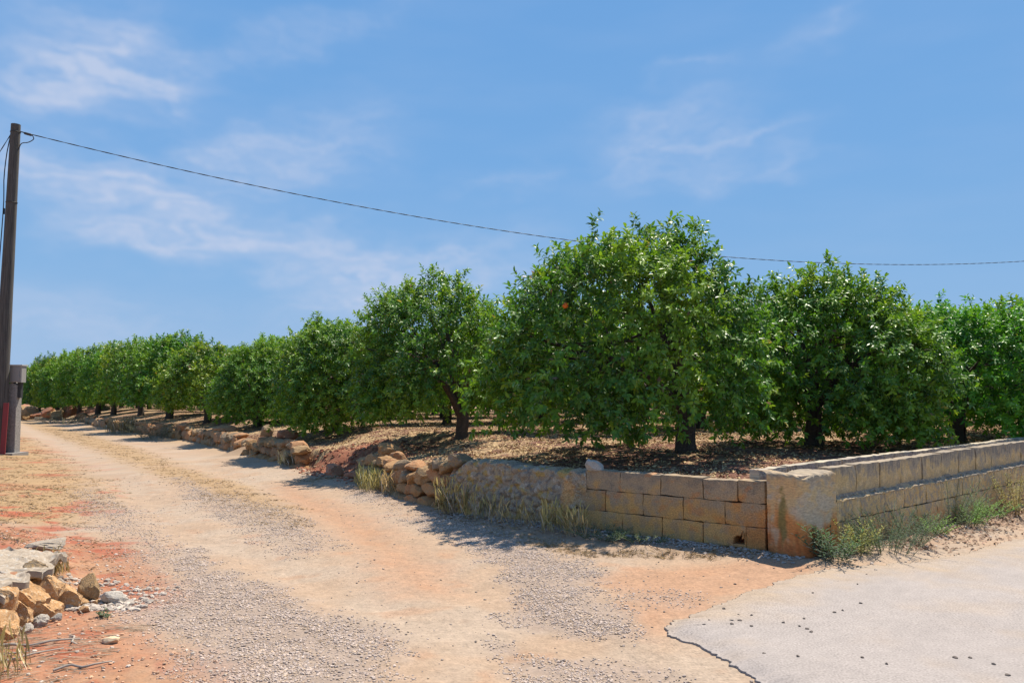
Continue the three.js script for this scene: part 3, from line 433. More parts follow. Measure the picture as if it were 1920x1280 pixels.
{
  const wall = thing('channel_wall', 'stained two tier block wall of an irrigation channel beside the paved road', 'wall', V(CORNER[0], 0, CORNER[1]));
  wall.rotation.y = Math.atan2(ALONG[1], ALONG[0]);                   // local x runs right along the wall, local +z faces the road
  const r = mulberry(77), M = [RB.u, RB.v, RB.off];
  // corner pier: plan outline swept up, rounded at the corner
  const loc = (x, d) => [(x - CORNER[0]) * ALONG[0] + (d - CORNER[1]) * ALONG[1], (x - CORNER[0]) * -INWARD[0] - (d - CORNER[1]) * INWARD[1]];
  const sL = loc(seam[0] + 0.004, seam[1] - 0.003), plan = [];
  const P0 = [sL[0] - 0.02, sL[1] + 0.035], P1 = [0.0, 0.0], P2 = [0.6, 0.0];
  for (let k = 0; k <= 22; k++) { const t = k / 22; plan.push([lerp(P0[0], P1[0] - 0.06, t), lerp(P0[1], P1[1] - 0.05, t)]); }
  for (let k = 1; k <= 6; k++) { const t = k / 7; plan.push([(1 - t) ** 2 * -0.06 + t * t * 0.07, (1 - t) ** 2 * -0.05]); }
  for (let k = 0; k <= 30; k++) plan.push([lerp(0.07, P2[0], k / 30), 0]);
  const pos = [], uv = [], idx = [], n = plan.length, nv = 44; let run = 0; const us = plan.map((p, i) => (run += i ? Math.hypot(p[0] - plan[i - 1][0], p[1] - plan[i - 1][1]) : 0));
  const corner = us[28];
  for (let j = 0; j <= nv; j++) for (let i = 0; i < n; i++) {
    const t = j / nv, p = plan[i], q = plan[Math.min(i + 1, n - 1)], o = plan[Math.max(i - 1, 0)], L = Math.hypot(q[0] - o[0], q[1] - o[1]), nx = -(q[1] - o[1]) / L, nz = (q[0] - o[0]) / L, T = 0.858 - 0.028 * Math.exp(-(((us[i] - corner) / 0.12) ** 2)) + 0.01 * N2(us[i] * 9, 3);
    if (t <= 0.8) { const y = lerp(-0.12, T - 0.02, t / 0.8), e = 0.012 * fbm(us[i] * 4, y * 4, 4) + 0.004 * N2(us[i] * 25, y * 25) + 0.03 * (1 - sstep(-0.1, 0.3, y)) * (0.6 + N2(us[i] * 3, 9)); pos.push(p[0] + nx * e, y, p[1] + nz * e); uv.push(us[i] / corner * 0.3 / RB.u, (y + RB.off) / RB.v); if (i > 28) uv[uv.length - 2] = (0.3 + (us[i] - corner) * 0.5) / RB.u; }
    else { const a = (t - 0.8) / 0.2; pos.push(lerp(p[0], 0.12 + p[0] * 0.55, a), T - 0.02 + 0.02 * Math.sin(Math.min(1, a * 3) * Math.PI / 2) + 0.006 * N2(us[i] * 12, a * 6), p[1] - 0.28 * a + (i < 28 ? 0.0 : 0)); uv.push((0.05 + us[i] * 0.4) / RB.u, (T + RB.off - 0.02) / RB.v); }
  }
  for (let j = 0; j < nv; j++) for (let i = 0; i < n - 1; i++) { const a = j * n + i, b = a + 1, c = a + n, e = c + 1; idx.push(a, b, c, b, e, c); }
  const g = new THREE.BufferGeometry(); g.setAttribute('position', new THREE.Float32BufferAttribute(pos, 3)); g.setAttribute('uv', new THREE.Float32BufferAttribute(uv, 2)); g.setIndex(idx); g.computeVertexNormals();
  mesh('corner_pier', g, chanMat, wall).userData.label = 'rendered corner of the wall with rust coloured stains';
  const pc = mesh('pier_core', new THREE.BoxGeometry(0.62, 0.9, 0.3), std(RGB(0.42, 0.33, 0.24), 1), wall); pc.position.set(0.3, 0.385, -0.17);
  // lower wall: blocks, two courses and a footing course
  const END = 17;
  for (const [row, y0f, y1f, shift] of [[0, (s) => 0.322 + 0.016 * s, (s) => ledgeH(s), 0.0], [1, (s) => 0.09 + 0.014 * s, (s) => 0.316 + 0.016 * s, 0.27], [2, (s) => -0.16 + 0.012 * s, (s) => 0.084 + 0.014 * s, 0.1]]) {
    let s = 0.6; let first = true;
    while (s < END) { const len = first && shift ? shift : 0.46 + 0.1 * r(), c = s + len / 2, y0 = y0f(c), y1 = y1f(c) - 0.001; first = false; const o = mesh('block', blockGeo(len - 0.006, y1 - y0, 0.3, row * 31 + s, s, y0, M), chanMat, wall); o.position.set(c, (y0 + y1) / 2, -0.15 - 0.004 * r()); o.rotation.z = 0.017; s += len; }
  }
  // mortar ledge: crumbling strip on top of the lower wall
  { const nu = 420, p2 = [], u2 = [], i2 = [], prof = [[0.0, -0.012], [0.006, 0.004], [-0.006, 0.012], [-0.02, 0.016], [-0.035, 0.024], [-0.048, 0.036], [-0.054, 0.055]];
    for (let i = 0; i <= nu; i++) { const s = lerp(0.62, END, i / nu); prof.forEach(([z, y], k) => { const q = N2(s * 7, k), q2 = N2(s * 23, k * 3); p2.push(s, ledgeH(s) + y + 0.008 * q + 0.006 * q2, z + (k < 4 ? 0.012 * q : 0.004 * q)); u2.push(s / RB.u, (0.78 + 0.1 * k / 6 + 0.017 * s + RB.off) / RB.v); }); }
    for (let i = 0; i < nu; i++) for (let k = 0; k < 6; k++) { const a = i * 7 + k, b = a + 7, c = a + 1, e = b + 1; i2.push(a, b, c, b, e, c); }
    const g2 = new THREE.BufferGeometry(); g2.setAttribute('position', new THREE.Float32BufferAttribute(p2, 3)); g2.setAttribute('uv', new THREE.Float32BufferAttribute(u2, 2)); g2.setIndex(i2); g2.computeVertexNormals();
    mesh('mortar_ledge', g2, chanMat, wall); }
  // upper wall blocks with dark open joints
  let s = 0.6;
  while (s < END) { const len = 0.47 + 0.09 * r(), c = s + len / 2, y0 = ledgeH(c) + 0.004, y1 = topH(c) + 0.01 * (r() - 0.5); const o = mesh('upper_block', blockGeo(len - 0.016, y1 - y0, 0.15, s * 3, s, y0, M), chanMat, wall); o.position.set(c, (y0 + y1) / 2, -0.128 + 0.01 * (r() - 0.5)); o.rotation.z = 0.017 + 0.008 * (r() - 0.5); s += len; }
  const core = mesh('joint_mortar', new THREE.BoxGeometry(END - 0.62, 0.3, 0.1), std(RGB(0.20, 0.165, 0.125), 1), wall); core.position.set((END + 0.6) / 2, 0.80 + 0.017 * 2.2, -0.133); core.rotation.z = 0.0172;
  const floor = mesh('channel_floor', new THREE.BoxGeometry(END, 0.06, 0.4), std(RGB(0.25, 0.21, 0.17), 1), wall); floor.position.set(END / 2 + 0.1, 0.69, -0.4); floor.rotation.z = 0.015;
  const inner = thing('channel_inner_wall', 'low grey inner wall of the irrigation channel at the edge of the grove', 'wall', V(CORNER[0] + INWARD[0] * 0.6, 0, CORNER[1] + INWARD[1] * 0.6)); inner.rotation.y = wall.rotation.y;
  const innerMap = wallTex(1400, 64, 17.5, 0.5, (u, v, i, j) => { const n = fbm(u * 3, v * 3 + 9, 4), m = fbm(u * 8, v * 3, 3); let c = mix3([0.50, 0.42, 0.30], [0.38, 0.33, 0.27], sstep(-0.15, 0.25, n)); c = mix3(c, dark, 0.6 * sstep(0.15, 0.4, m)); return c.map((q) => q * pits(i, j)); });
  const innerMat = std(0xffffff, 0.97, { map: innerMap, bumpMap: chanBump, bumpScale: 0.003 });
  s = 0.15;
  while (s < END) { const len = 0.45 + 0.14 * r(), c = s + len / 2, y1 = 0.845 + 0.013 * c + 0.014 * (r() - 0.5), y0 = 0.5; const o = mesh('block', blockGeo(len - 0.012, y1 - y0, 0.12, s * 5, s, 0, [17.5, 0.5, 0]), innerMat, inner); o.position.set(c, (y0 + y1) / 2, -0.06 + 0.008 * (r() - 0.5)); o.rotation.z = 0.013 + 0.01 * (r() - 0.5); s += len; }
}

// ---------------------------------------------------------------- rock step at the lower left
const BROKEN = [51, 52, 53, 54, 55, 56].map((k) => rockGeo(k, 5, 0.55, 22));
{
  const L = thing('rock_ledge', 'low ledge of orange broken rock capped with crumbling concrete at the lower left', 'rock ledge', V(-3.5, 0, 6.0));
  const R = (dx, h, dd, a, b, c, k, ry, m = orangeRock, rz = 0, rx = 0) => placeRock('rock', BROKEN[k % 6], m, L, V(dx, h, dd), a * 1.08, b * 1.08, c * 1.08, rx, ry, rz);
  const rq = mulberry(515);
  for (let row = 0; row < 2; row++) for (let k = 0; k < 7; k++) { const t = (k + 0.45 * row) / 7, dd = -1.45 + 1.95 * t + 0.05 * rq(), hgt = 0.04 + row * 0.15 + 0.03 * rq(), sz = (0.145 + 0.05 * rq()) * (1 - 0.3 * t); if (t > 0.92 && row > 0) continue; R(-0.02 - 0.06 * row + 0.05 * rq() + 0.05 * t, hgt * (1 - 0.25 * t), dd, sz * 1.15, sz * (0.95 + 0.4 * rq()), sz * 1.2, Math.floor(rq() * 6), rq() * 6.28, rq() < 0.85 ? orangeRock : rockMats[1], (rq() - 0.5) * 0.7, (rq() - 0.5) * 0.7); }
  for (let k = 0; k < 26; k++) { const t = rq(), sz = 0.025 + 0.045 * rq() * rq(); R(0.1 + 0.25 * rq() * rq(), sz * 0.5, -1.3 + 1.9 * t, sz * 1.3, sz, sz * 1.1, Math.floor(rq() * 6), rq() * 6, rq() < 0.5 ? orangeRock : paleRock); }
  R(-0.1, 0.3, 0.1, 0.11, 0.1, 0.1, 3, 0.8, rockMats[2]);
  const g = new THREE.BoxGeometry(0.7, 0.045, 1.35, 30, 3, 56), p = g.attributes.position;
  for (let i = 0; i < p.count; i++) { const x = p.getX(i), y = p.getY(i), z = p.getZ(i), e = 0.05 * fbm(x * 5 + 2, z * 4, 4), edge = Math.max(Math.abs(x) / 0.31, Math.abs(z) / 0.675); p.setXYZ(i, x + 0.07 * N2(z * 3.1, 3) + 0.03 * N2(z * 9, 8), y + e * 0.45 + 0.007 * N2(x * 24, z * 24) + 0.006 * N2(x * 50, z * 50) - 0.045 * sstep(0.72, 1, edge) * (0.6 + 0.5 * N2(x * 7, z * 7)), z + 0.05 * N2(x * 5, 8)); }
  g.computeVertexNormals();
  const conc = std(0xffffff, 1, { map: rockTex([0.36, 0.29, 0.215], [0.30, 0.235, 0.17], [0.38, 0.335, 0.28]), bumpMap: bump(1.2), bumpScale: 0.003 });
  const cap = mesh('concrete_cap', g, conc, L); cap.position.copy(V(-0.36, 0.335, -0.05)); cap.rotation.set(0.03, 0.12, -0.06);
  tag(placeRock('stone', ROCKS[11], rockMats[0], scene, V(-3.34, groundH(-3.34, 6.4) + 0.1, 6.4), 0.1, 0.15, 0.1, 0.2, 0.6, -0.35), 'pointed grey stone standing up at the end of the rock ledge', 'stone');
  tag(placeRock('stone', ROCKS[7], paleRock, scene, V(-3.1, 0.045, 6.36), 0.12, 0.05, 0.08, 0, 0.4, -0.2), 'flat pale stone at the foot of the pointed grey stone', 'stone');
  tag(placeRock('concrete_chunk', BROKEN[2], conc, scene, V(-3.98, 0.345, 6.9), 0.2, 0.06, 0.12, 0, 0.1, 0.05), 'lump of pale concrete lying on the red soil behind the rock ledge', 'rubble');
  tag(placeRock('stone', ROCKS[3], std(RGB(0.58, 0.42, 0.26), 0.9), scene, V(-2.62, 0.02, 5.32), 0.06, 0.025, 0.045), 'small buff stone lying alone on the red soil', 'stone');
}

// ---------------------------------------------------------------- orange trees
const leafMat = new THREE.MeshPhysicalMaterial({ color: 0xffffff, vertexColors: true, roughness: 0.92, transmission: 0.42, thickness: 0, clearcoat: 0.4, clearcoatRoughness: 0.3, specularIntensity: 0.5, side: THREE.DoubleSide });
const barkMat = std(0xffffff, 0.95, { map: rockTex([0.085, 0.062, 0.047], [0.06, 0.046, 0.037], [0.125, 0.098, 0.076]), bumpMap: bump(0.5), bumpScale: 0.004 });
class Leaves {
  constructor() { this.p = []; this.n = []; this.c = []; this.i = []; this.count = 0; }
  leaf(o, dir, up, len, wid, col, fine, fold = 0.35, droop = 0.25) {    // o base, dir along the leaf, up its upper face
    const s = new THREE.Vector3().crossVectors(dir, up).normalize(), u = new THREE.Vector3().crossVectors(s, dir).normalize(), b = this.p.length / 3;
    const pt = (t, w) => { const y = fold * Math.abs(w) * wid - droop * t * t * len; this.p.push(o.x + dir.x * len * t + s.x * w * wid + u.x * y, o.y + dir.y * len * t + s.y * w * wid + u.y * y, o.z + dir.z * len * t + s.z * w * wid + u.z * y); const a = -Math.sign(w) * fold, d = droop * t; this.n.push(u.x + s.x * a + dir.x * d, u.y + s.y * a + dir.y * d, u.z + s.z * a + dir.z * d); this.c.push(col[0], col[1], col[2]); };
    if (fine) { pt(0, 0); pt(0.28, 0.44); pt(0.68, 0.4); pt(1, 0); pt(0.68, -0.4); pt(0.28, -0.44); pt(0.5, 0); for (let k = 0; k < 6; k++) this.i.push(b + k, b + (k + 1) % 6, b + 6); }
    else { pt(0, 0); pt(0.45, 0.5); pt(1, 0); pt(0.45, -0.5); this.i.push(b, b + 1, b + 2, b, b + 2, b + 3); }
    this.count++;
  }
  twig(a, b, r, col) { const d = new THREE.Vector3().subVectors(b, a).normalize(), s = new THREE.Vector3(d.y, d.z, d.x).cross(d).normalize(), t = new THREE.Vector3().crossVectors(d, s), k = this.p.length / 3; for (const [q, rr] of [[a, r], [b, r * 0.4]]) for (let i = 0; i < 3; i++) { const c = Math.cos(i * 2.094), e = Math.sin(i * 2.094), n = [s.x * c + t.x * e, s.y * c + t.y * e, s.z * c + t.z * e]; this.p.push(q.x + n[0] * rr, q.y + n[1] * rr, q.z + n[2] * rr); this.n.push(...n); this.c.push(...col); } for (let i = 0; i < 3; i++) { const j = (i + 1) % 3; this.i.push(k + i, k + j, k + 3 + i, k + j, k + 3 + j, k + 3 + i); } }
  geo() { const g = new THREE.BufferGeometry(); g.setAttribute('position', new THREE.Float32BufferAttribute(this.p, 3)); const n = new Float32Array(this.n); for (let i = 0; i < n.length; i += 3) { const L = Math.hypot(n[i], n[i + 1], n[i + 2]) || 1; n[i] /= L; n[i + 1] /= L; n[i + 2] /= L; } g.setAttribute('normal', new THREE.BufferAttribute(n, 3)); g.setAttribute('color', new THREE.Float32BufferAttribute(this.c, 3)); g.setIndex(this.i); return g; }
}
function limbGeo(pts, r0, r1, seg = 10, rad = 8, flare = 0) {
  const c = new THREE.CatmullRomCurve3(pts), g = new THREE.TubeGeometry(c, seg, 1, rad, false), p = g.attributes.position, q = new THREE.Vector3(), v = new THREE.Vector3();
  for (let i = 0; i <= seg; i++) { c.getPointAt(i / seg, q); const r = lerp(r0, r1, i / seg) + flare * Math.exp(-i / seg * 9); for (let j = 0; j <= rad; j++) { const k = i * (rad + 1) + j; v.fromBufferAttribute(p, k).sub(q).multiplyScalar(r * (1 + 0.14 * N3(q.x * 5 + Math.cos(j) * 1.5, q.y * 5, Math.sin(j) * 1.5))).add(q); p.setXYZ(k, v.x, v.y, v.z); } }
  const uv = g.attributes.uv; for (let i = 0; i < uv.count; i++) uv.setXY(i, uv.getX(i) * 2, uv.getY(i) * 0.6);
  g.computeVertexNormals(); return g;
}
const GREENS = [[0.115, 0.275, 0.014], [0.075, 0.205, 0.014], [0.170, 0.325, 0.014], [0.215, 0.355, 0.015], [0.055, 0.155, 0.016]], YOUNG = [0.33, 0.43, 0.02], YELLOW = [0.36, 0.32, 0.05], BROWN = [0.24, 0.16, 0.09];
// lean: [x, z] of the crown from the trunk; size: [half width, half depth]; span: [lowest leaf, top]; extra lobes [x, y, z, r]
function makeTree(seed, { lean = [0, 0], size = [1.9, 1.9], span = [0.3, 3.3], extra = [], fine = true, leaf = 0.088, dens = 74, fork = 0.75, open = null, shoots = 10, young = 0.12, hue = [1, 1, 1], floor = 0.45 }) {
  const r = mulberry(seed * 131 + 7), lobes = [], [lo, hi] = span, cy = lerp(lo, hi, 0.46), ry = (hi - lo) / 2;
  const nL = 36;
  for (let i = 0; i < nL; i++) {
    const f = (i + 0.5) / nL, a = i * 2.39996 + seed, rr = 0.36 + 0.3 * r(), u = Math.max(0, f - 0.16) / 0.84, fl = Math.pow(1 - Math.pow(u, 3.4), 0.5), k = 0.72 + 0.46 * r() + 0.1 * (1 - f);
    const x = lean[0] + Math.cos(a) * fl * (size[0] - rr * 0.75) * k, z = lean[1] + Math.sin(a) * fl * (size[1] - rr * 0.75) * k, yy = lerp(lo + rr * 0.5, hi - rr * 0.75, Math.pow(f, 0.92)) + 0.3 * (r() - 0.5);
    if (open && f < 0.4 && Math.hypot(x - open[0], z - open[1]) < open[2]) continue;
    lobes.push([new THREE.Vector3(x, yy, z), rr]);
  }
  for (let k = 0; k < 7; k++) { const a = k * 0.898 + seed * 2.1 + 0.5 * r(), rr = 0.26 + 0.16 * r(), x = lean[0] + Math.cos(a) * size[0] * (0.72 + 0.26 * r()), z = lean[1] + Math.sin(a) * size[1] * (0.72 + 0.26 * r()); if (!(open && Math.hypot(x - open[0], z - open[1]) < open[2])) { lobes.push([new THREE.Vector3(x, lo - 0.16 + 0.34 * r(), z), rr]); lobes.push([new THREE.Vector3(x * 0.98, lo + 0.4, z * 0.98), rr + 0.08]); } }
  for (const e of extra) lobes.push([new THREE.Vector3(e[0], e[1], e[2]), e[3]]);
  const centre = new THREE.Vector3(lean[0] * 0.7, cy * 0.95, lean[1] * 0.7), L = new Leaves(), q = new THREE.Vector3(), n = new THREE.Vector3(), dir = new THREE.Vector3(), up = new THREE.Vector3(), o = new THREE.Vector3(), sx = new THREE.Vector3(), sy = new THREE.Vector3();
  function shoot(base, axis, len, count, tone, tipYoung) {
    sx.set(axis.y, axis.z, -axis.x).cross(axis).normalize(); sy.crossVectors(axis, sx);
    let a = r() * 6.28;
    for (let k = 0; k < count; k++) {
      const t = (k + 0.6) / count, w = a + k * 2.4, tilt = lerp(1.25, 0.55, t) + 0.35 * (r() - 0.5);
      o.copy(base).addScaledVector(axis, len * t);
      dir.copy(axis).multiplyScalar(Math.cos(tilt)).addScaledVector(sx, Math.cos(w) * Math.sin(tilt)).addScaledVector(sy, Math.sin(w) * Math.sin(tilt)); dir.y -= 0.12; dir.normalize();
      up.copy(axis).multiplyScalar(0.8); up.y += 0.55; up.x += (r() - 0.5) * 0.6; up.z += (r() - 0.5) * 0.6; if (Math.abs(up.dot(dir)) > 0.97 * up.length()) up.x += 0.5;
      const z = r(); let c = mix3(tone, GREENS[Math.floor(r() * 5)], 0.3);
      if (tipYoung && t > 0.45) c = mix3(c, YOUNG, 0.35 + 0.4 * r());
      if (z > 0.994) c = YELLOW; else if (z > 0.989) c = BROWN;
      const v = 0.85 + 0.3 * r(), ll = leaf * (0.7 + 0.55 * r()) * (tipYoung && t > 0.7 ? 0.8 : 1);
      L.leaf(o, dir, up, ll, ll * 0.5, [c[0] * v * hue[0], c[1] * v * hue[1], c[2] * v * hue[2]], fine, 0.25 + 0.35 * r(), 0.1 + 0.35 * r());
    }
  }
  const side = new THREE.Vector3(), tip = new THREE.Vector3();
  for (const [c, rr] of lobes) {
    const num = Math.round(4 * Math.PI * rr * rr * dens * 0.115), tone = GREENS[Math.floor(r() * 5)], fresh = r() < young * 1.6, bare = r() < 0.08;
    for (let k = 0; k < num; k++) {
      const y = 1 - 2 * (k + 0.5) / num, a = k * 2.39996 + rr * 50, f = Math.sqrt(1 - y * y);
      n.set(Math.cos(a) * f, y, Math.sin(a) * f);
      const out = new THREE.Vector3().subVectors(c, centre).normalize(), hgt = sstep(lo, hi, c.y + n.y * rr);
      if (n.dot(out) < -0.35 && r() > 0.3) continue;
      const len = rr * (0.55 + 0.75 * r() * r() + (r() < 0.1 ? 0.35 : 0)), ax = n.clone().multiplyScalar(0.9).addScaledVector(out, 0.35); ax.y += lerp(-0.3, 0.5, hgt); ax.x += (r() - 0.5) * 0.5; ax.z += (r() - 0.5) * 0.5; ax.normalize();
      const from = c.clone().addScaledVector(n, rr * 0.42), drop = lerp(0.55, 0.05, hgt) * len;
      tip.copy(from).addScaledVector(ax, len); tip.y -= drop; let buried = 0;
      for (const [c2, r2] of lobes) if (c2 !== c && tip.distanceTo(c2) < r2 * 0.8) buried++;
      if (buried && r() > 0.4 / buried) continue;
      if (tip.y < floor) { if (r() < 0.5) continue; tip.y = floor + 0.15 * r(); }
      const sag = from.y + ax.y * len - tip.y; let prev = from.clone();
      const m = bare ? 2 : Math.max(3, Math.round(len / 0.075));
      for (let j = 1; j <= m; j++) {
        const t = j / m, q2 = from.clone().addScaledVector(ax, len * t); q2.y -= sag * t * t;
        if (fine) L.twig(prev, q2, 0.005 * (1.2 - t), [0.13, 0.11, 0.05]);
        side.set(r() - 0.5, (r() - 0.35) * 0.8, r() - 0.5).normalize().multiplyScalar(0.9).addScaledVector(ax, j === m ? 1.3 : 0.45); side.y += lerp(-0.35, 0.3, hgt); side.normalize();
        shoot(q2, side.clone(), 0.09 + 0.08 * r(), shoots - 3 + Math.floor(r() * 4), tone, j === m && (fresh || r() < young));
        prev = q2;
      }
    }
  }
  for (let k = 0; k < 26; k++) {                                        // upright shoots standing above the crown
    const a = r() * 6.28, f = 0.75 * Math.sqrt(r()), x = lean[0] + Math.cos(a) * f * size[0], z = lean[1] + Math.sin(a) * f * size[1]; let y = 0;
    for (const [c, rr] of lobes) { const h2 = rr * rr - (c.x - x) ** 2 - (c.z - z) ** 2; if (h2 > 0) y = Math.max(y, c.y + Math.sqrt(h2)); }
    if (y < hi - 0.9) continue;
    const b = new THREE.Vector3(x, y - 0.1, z), ax = new THREE.Vector3((r() - 0.5) * 0.7, 1, (r() - 0.5) * 0.7).normalize(), len = 0.2 + 0.34 * r() * r() + (k < 3 ? 0.16 : 0);
    L.twig(b, b.clone().addScaledVector(ax, len), 0.006, [0.10, 0.13, 0.04]);
    shoot(b, ax, len, Math.round(len / 0.018), GREENS[3], true);
    for (let m = 0; m < 3; m++) { const t = 0.3 + 0.6 * r(), a2 = new THREE.Vector3((r() - 0.5) * 1.6, 0.8, (r() - 0.5) * 1.6).normalize(); shoot(b.clone().addScaledVector(ax, len * t), a2, 0.14, 8, GREENS[2], r() < 0.5); }
  }
  const wood = { trunk: limbGeo([new THREE.Vector3(0, -0.08, 0), new THREE.Vector3(0.02, fork * 0.5, 0.01), new THREE.Vector3(0.03, fork + 0.08, 0)], 0.145, 0.125, 8, 10, 0.08), limbs: [] };
  const aims = lobes.filter((l) => l[0].y > cy - 0.35 * ry).sort(() => r() - 0.5).slice(0, 7);
  aims.forEach(([c], i) => { const m = new THREE.Vector3(c.x * 0.35 + 0.1 * (r() - 0.5), lerp(fork, c.y, 0.45), c.z * 0.35 + 0.1 * (r() - 0.5)); const pts = [new THREE.Vector3(0.02, fork - 0.12, 0), m, c.clone()]; wood.limbs.push(limbGeo(pts, i < 4 ? 0.095 : 0.06, 0.014, 9, 7)); });
  // thinner branches between lobes
  for (let i = 0; i < 12; i++) { const c = lobes[Math.floor(r() * lobes.length)][0], a = aims[i % aims.length][0], s = new THREE.Vector3(a.x * 0.45, lerp(fork, a.y, 0.6), a.z * 0.45); wood.limbs.push(limbGeo([s, s.clone().lerp(c, 0.5).add(new THREE.Vector3(0, 0.08, 0)), c.clone()], 0.028, 0.008, 6, 5)); }
  return { crown: L.geo(), wood, lobes, leaves: L.count };
}
let leafTotal = 0;
function treeProto(seed, spec) {
  const t = makeTree(seed, spec), g = new THREE.Group(); leafTotal += t.leaves;
  g.add(Object.assign(shade(new THREE.Mesh(t.wood.trunk, barkMat)), { name: 'trunk' }));
  for (const l of t.wood.limbs) g.add(Object.assign(shade(new THREE.Mesh(l, barkMat)), { name: 'limb' }));
  const c = shade(new THREE.Mesh(t.crown, leafMat)); c.name = 'crown'; c.userData.kind = 'stuff'; g.add(c); g.userData.lobes = t.lobes;
  return g;
}
function addTree(proto, x, d, turn, sc, label, group) {
  const t = proto.clone(); t.userData = {}; t.name = numbered('orange_tree'); t.position.copy(V(x, groundH(x, d) - 0.02, d)); t.rotation.y = turn; t.scale.set(sc[0], sc[1], sc[0]); scene.add(t);
  return tag(t, label, 'tree', group);
}
const protoT1 = treeProto(1, { lean: [-0.85, 0.1], size: [1.85, 1.65], floor: 0.3, span: [0.75, 2.75], extra: [[-0.4, 2.85, 0, 0.4], [0.0, 2.75, 0.2, 0.4], [-0.6, 2.55, -0.2, 0.5], [0.45, 0.8, 0.9, 0.42], [0.3, 1.3, 1.1, 0.45], [-1.1, 0.55, 1.2, 0.4], [-1.0, 1.1, 1.4, 0.45], [-2.25, 1.3, 0.2, 0.5], [-1.9, 2.2, 0, 0.5], [-1.3, 2.45, 0.1, 0.45]], open: [0.0, 0.8, 0.75], dens: 78 });
const protoT2 = treeProto(2, { lean: [-0.55, 0], size: [1.6, 1.8], floor: 0.5, span: [0.95, 2.95], extra: [[-0.5, 3.0, 0, 0.42], [-0.1, 2.85, 0.1, 0.42], [-1.6, 2.3, 0.2, 0.55], [-1.55, 0.9, 0.3, 0.5], [-1.4, 1.4, 0.6, 0.55]], open: [0, 0.5, 1.15], fork: 0.55 });
const protoT3 = treeProto(3, { lean: [0.1, 0.6], size: [1.35, 1.7], floor: 0.12, span: [0.8, 2.75], extra: [[-0.1, 0.45, 1.75, 0.45], [0.1, 0.9, 1.6, 0.6], [-0.4, 1.3, 1.7, 0.6], [0.3, 1.6, 1.5, 0.6]] });
const protoT4 = treeProto(4, { lean: [0.22, 0.15], size: [1.55, 1.55], floor: 0.2, span: [0.6, 2.55], extra: [[0.1, 2.5, 0.2, 0.4], [0.9, 2.3, 0.1, 0.45], [-0.65, 2.3, 0, 0.45], [-1.05, 1.75, 0.2, 0.45], [1.35, 1.9, 0, 0.42], [1.25, 0.6, 0.8, 0.5], [1.35, 1.3, 0.6, 0.55], [0.05, 1.0, 1.2, 0.45]], open: [-0.1, 0.7, 0.62], dens: 78 });
const protoR = treeProto(6, { lean: [0, 0.2], size: [1.55, 1.6], floor: 0.2, span: [0.5, 2.4], dens: 74, hue: [0.8, 1.1, 0.8], young: 0.2 });
const FAR = [[11, 1.95, 0.95, 3.1, [1.1, 1.05, 1], 0.12], [12, 1.75, 1.0, 2.9, [0.95, 1.05, 1], 0.1], [13, 2.0, 0.95, 3.15, [1.25, 1.1, 1], 0.2], [14, 1.8, 0.85, 2.95, [0.85, 0.95, 1], 0.05], [15, 1.9, 0.9, 2.85, [1.15, 1.0, 1], 0.25], [16, 1.7, 1.05, 3.15, [1, 1.1, 1], 0.12]].map(([s, w, lo, hi, hue, young]) => treeProto(s, { size: [w, w * (0.9 + 0.03 * (s % 4))], span: [lo, hi], lean: [0.25 * Math.sin(s * 2.3), 0.25 * Math.cos(s * 1.7)], fine: false, leaf: 0.125, dens: 52, shoots: 8, fork: 0.7, hue, young, floor: 0.6 }));
const first = addTree(protoT1, 2.56, 11.88, 0, [1, 1.03], 'tallest orange tree, right above the block wall and near its corner', 'orange trees along the edge of the grove');
addTree(protoT2, -1.08, 17.09, 0, [1, 1.03], 'orange tree with a thick forked trunk behind the short dry stone wall', 'orange trees along the edge of the grove');
addTree(protoT3, -4.9, 22.1, 0, [1, 1.02], 'orange tree whose foliage hangs over the gap in the stone wall', 'orange trees along the edge of the grove');
addTree(protoT4, 5.07, 13.5, 0, [1, 1], 'orange tree just right of the tallest one, behind the start of the channel wall', 'orange trees along the edge of the grove');
addTree(protoR, 8.5, 15.3, 0.4, [1, 1], 'bright green orange tree, second behind the channel wall from the corner', 'orange trees along the edge of the grove');
addTree(FAR[0], 11.9, 17.6, 1.4, [1, 0.95], 'orange tree cut by the right edge of the picture', 'orange trees along the edge of the grove');
for (const [x, d, k] of [[15.1, 20.2, 2], [18.3, 22.6, 4]]) addTree(FAR[k], x, d, x, [1, 0.95], 'orange tree farther along the channel wall, past the right edge of the picture', 'orange trees farther along the channel wall');
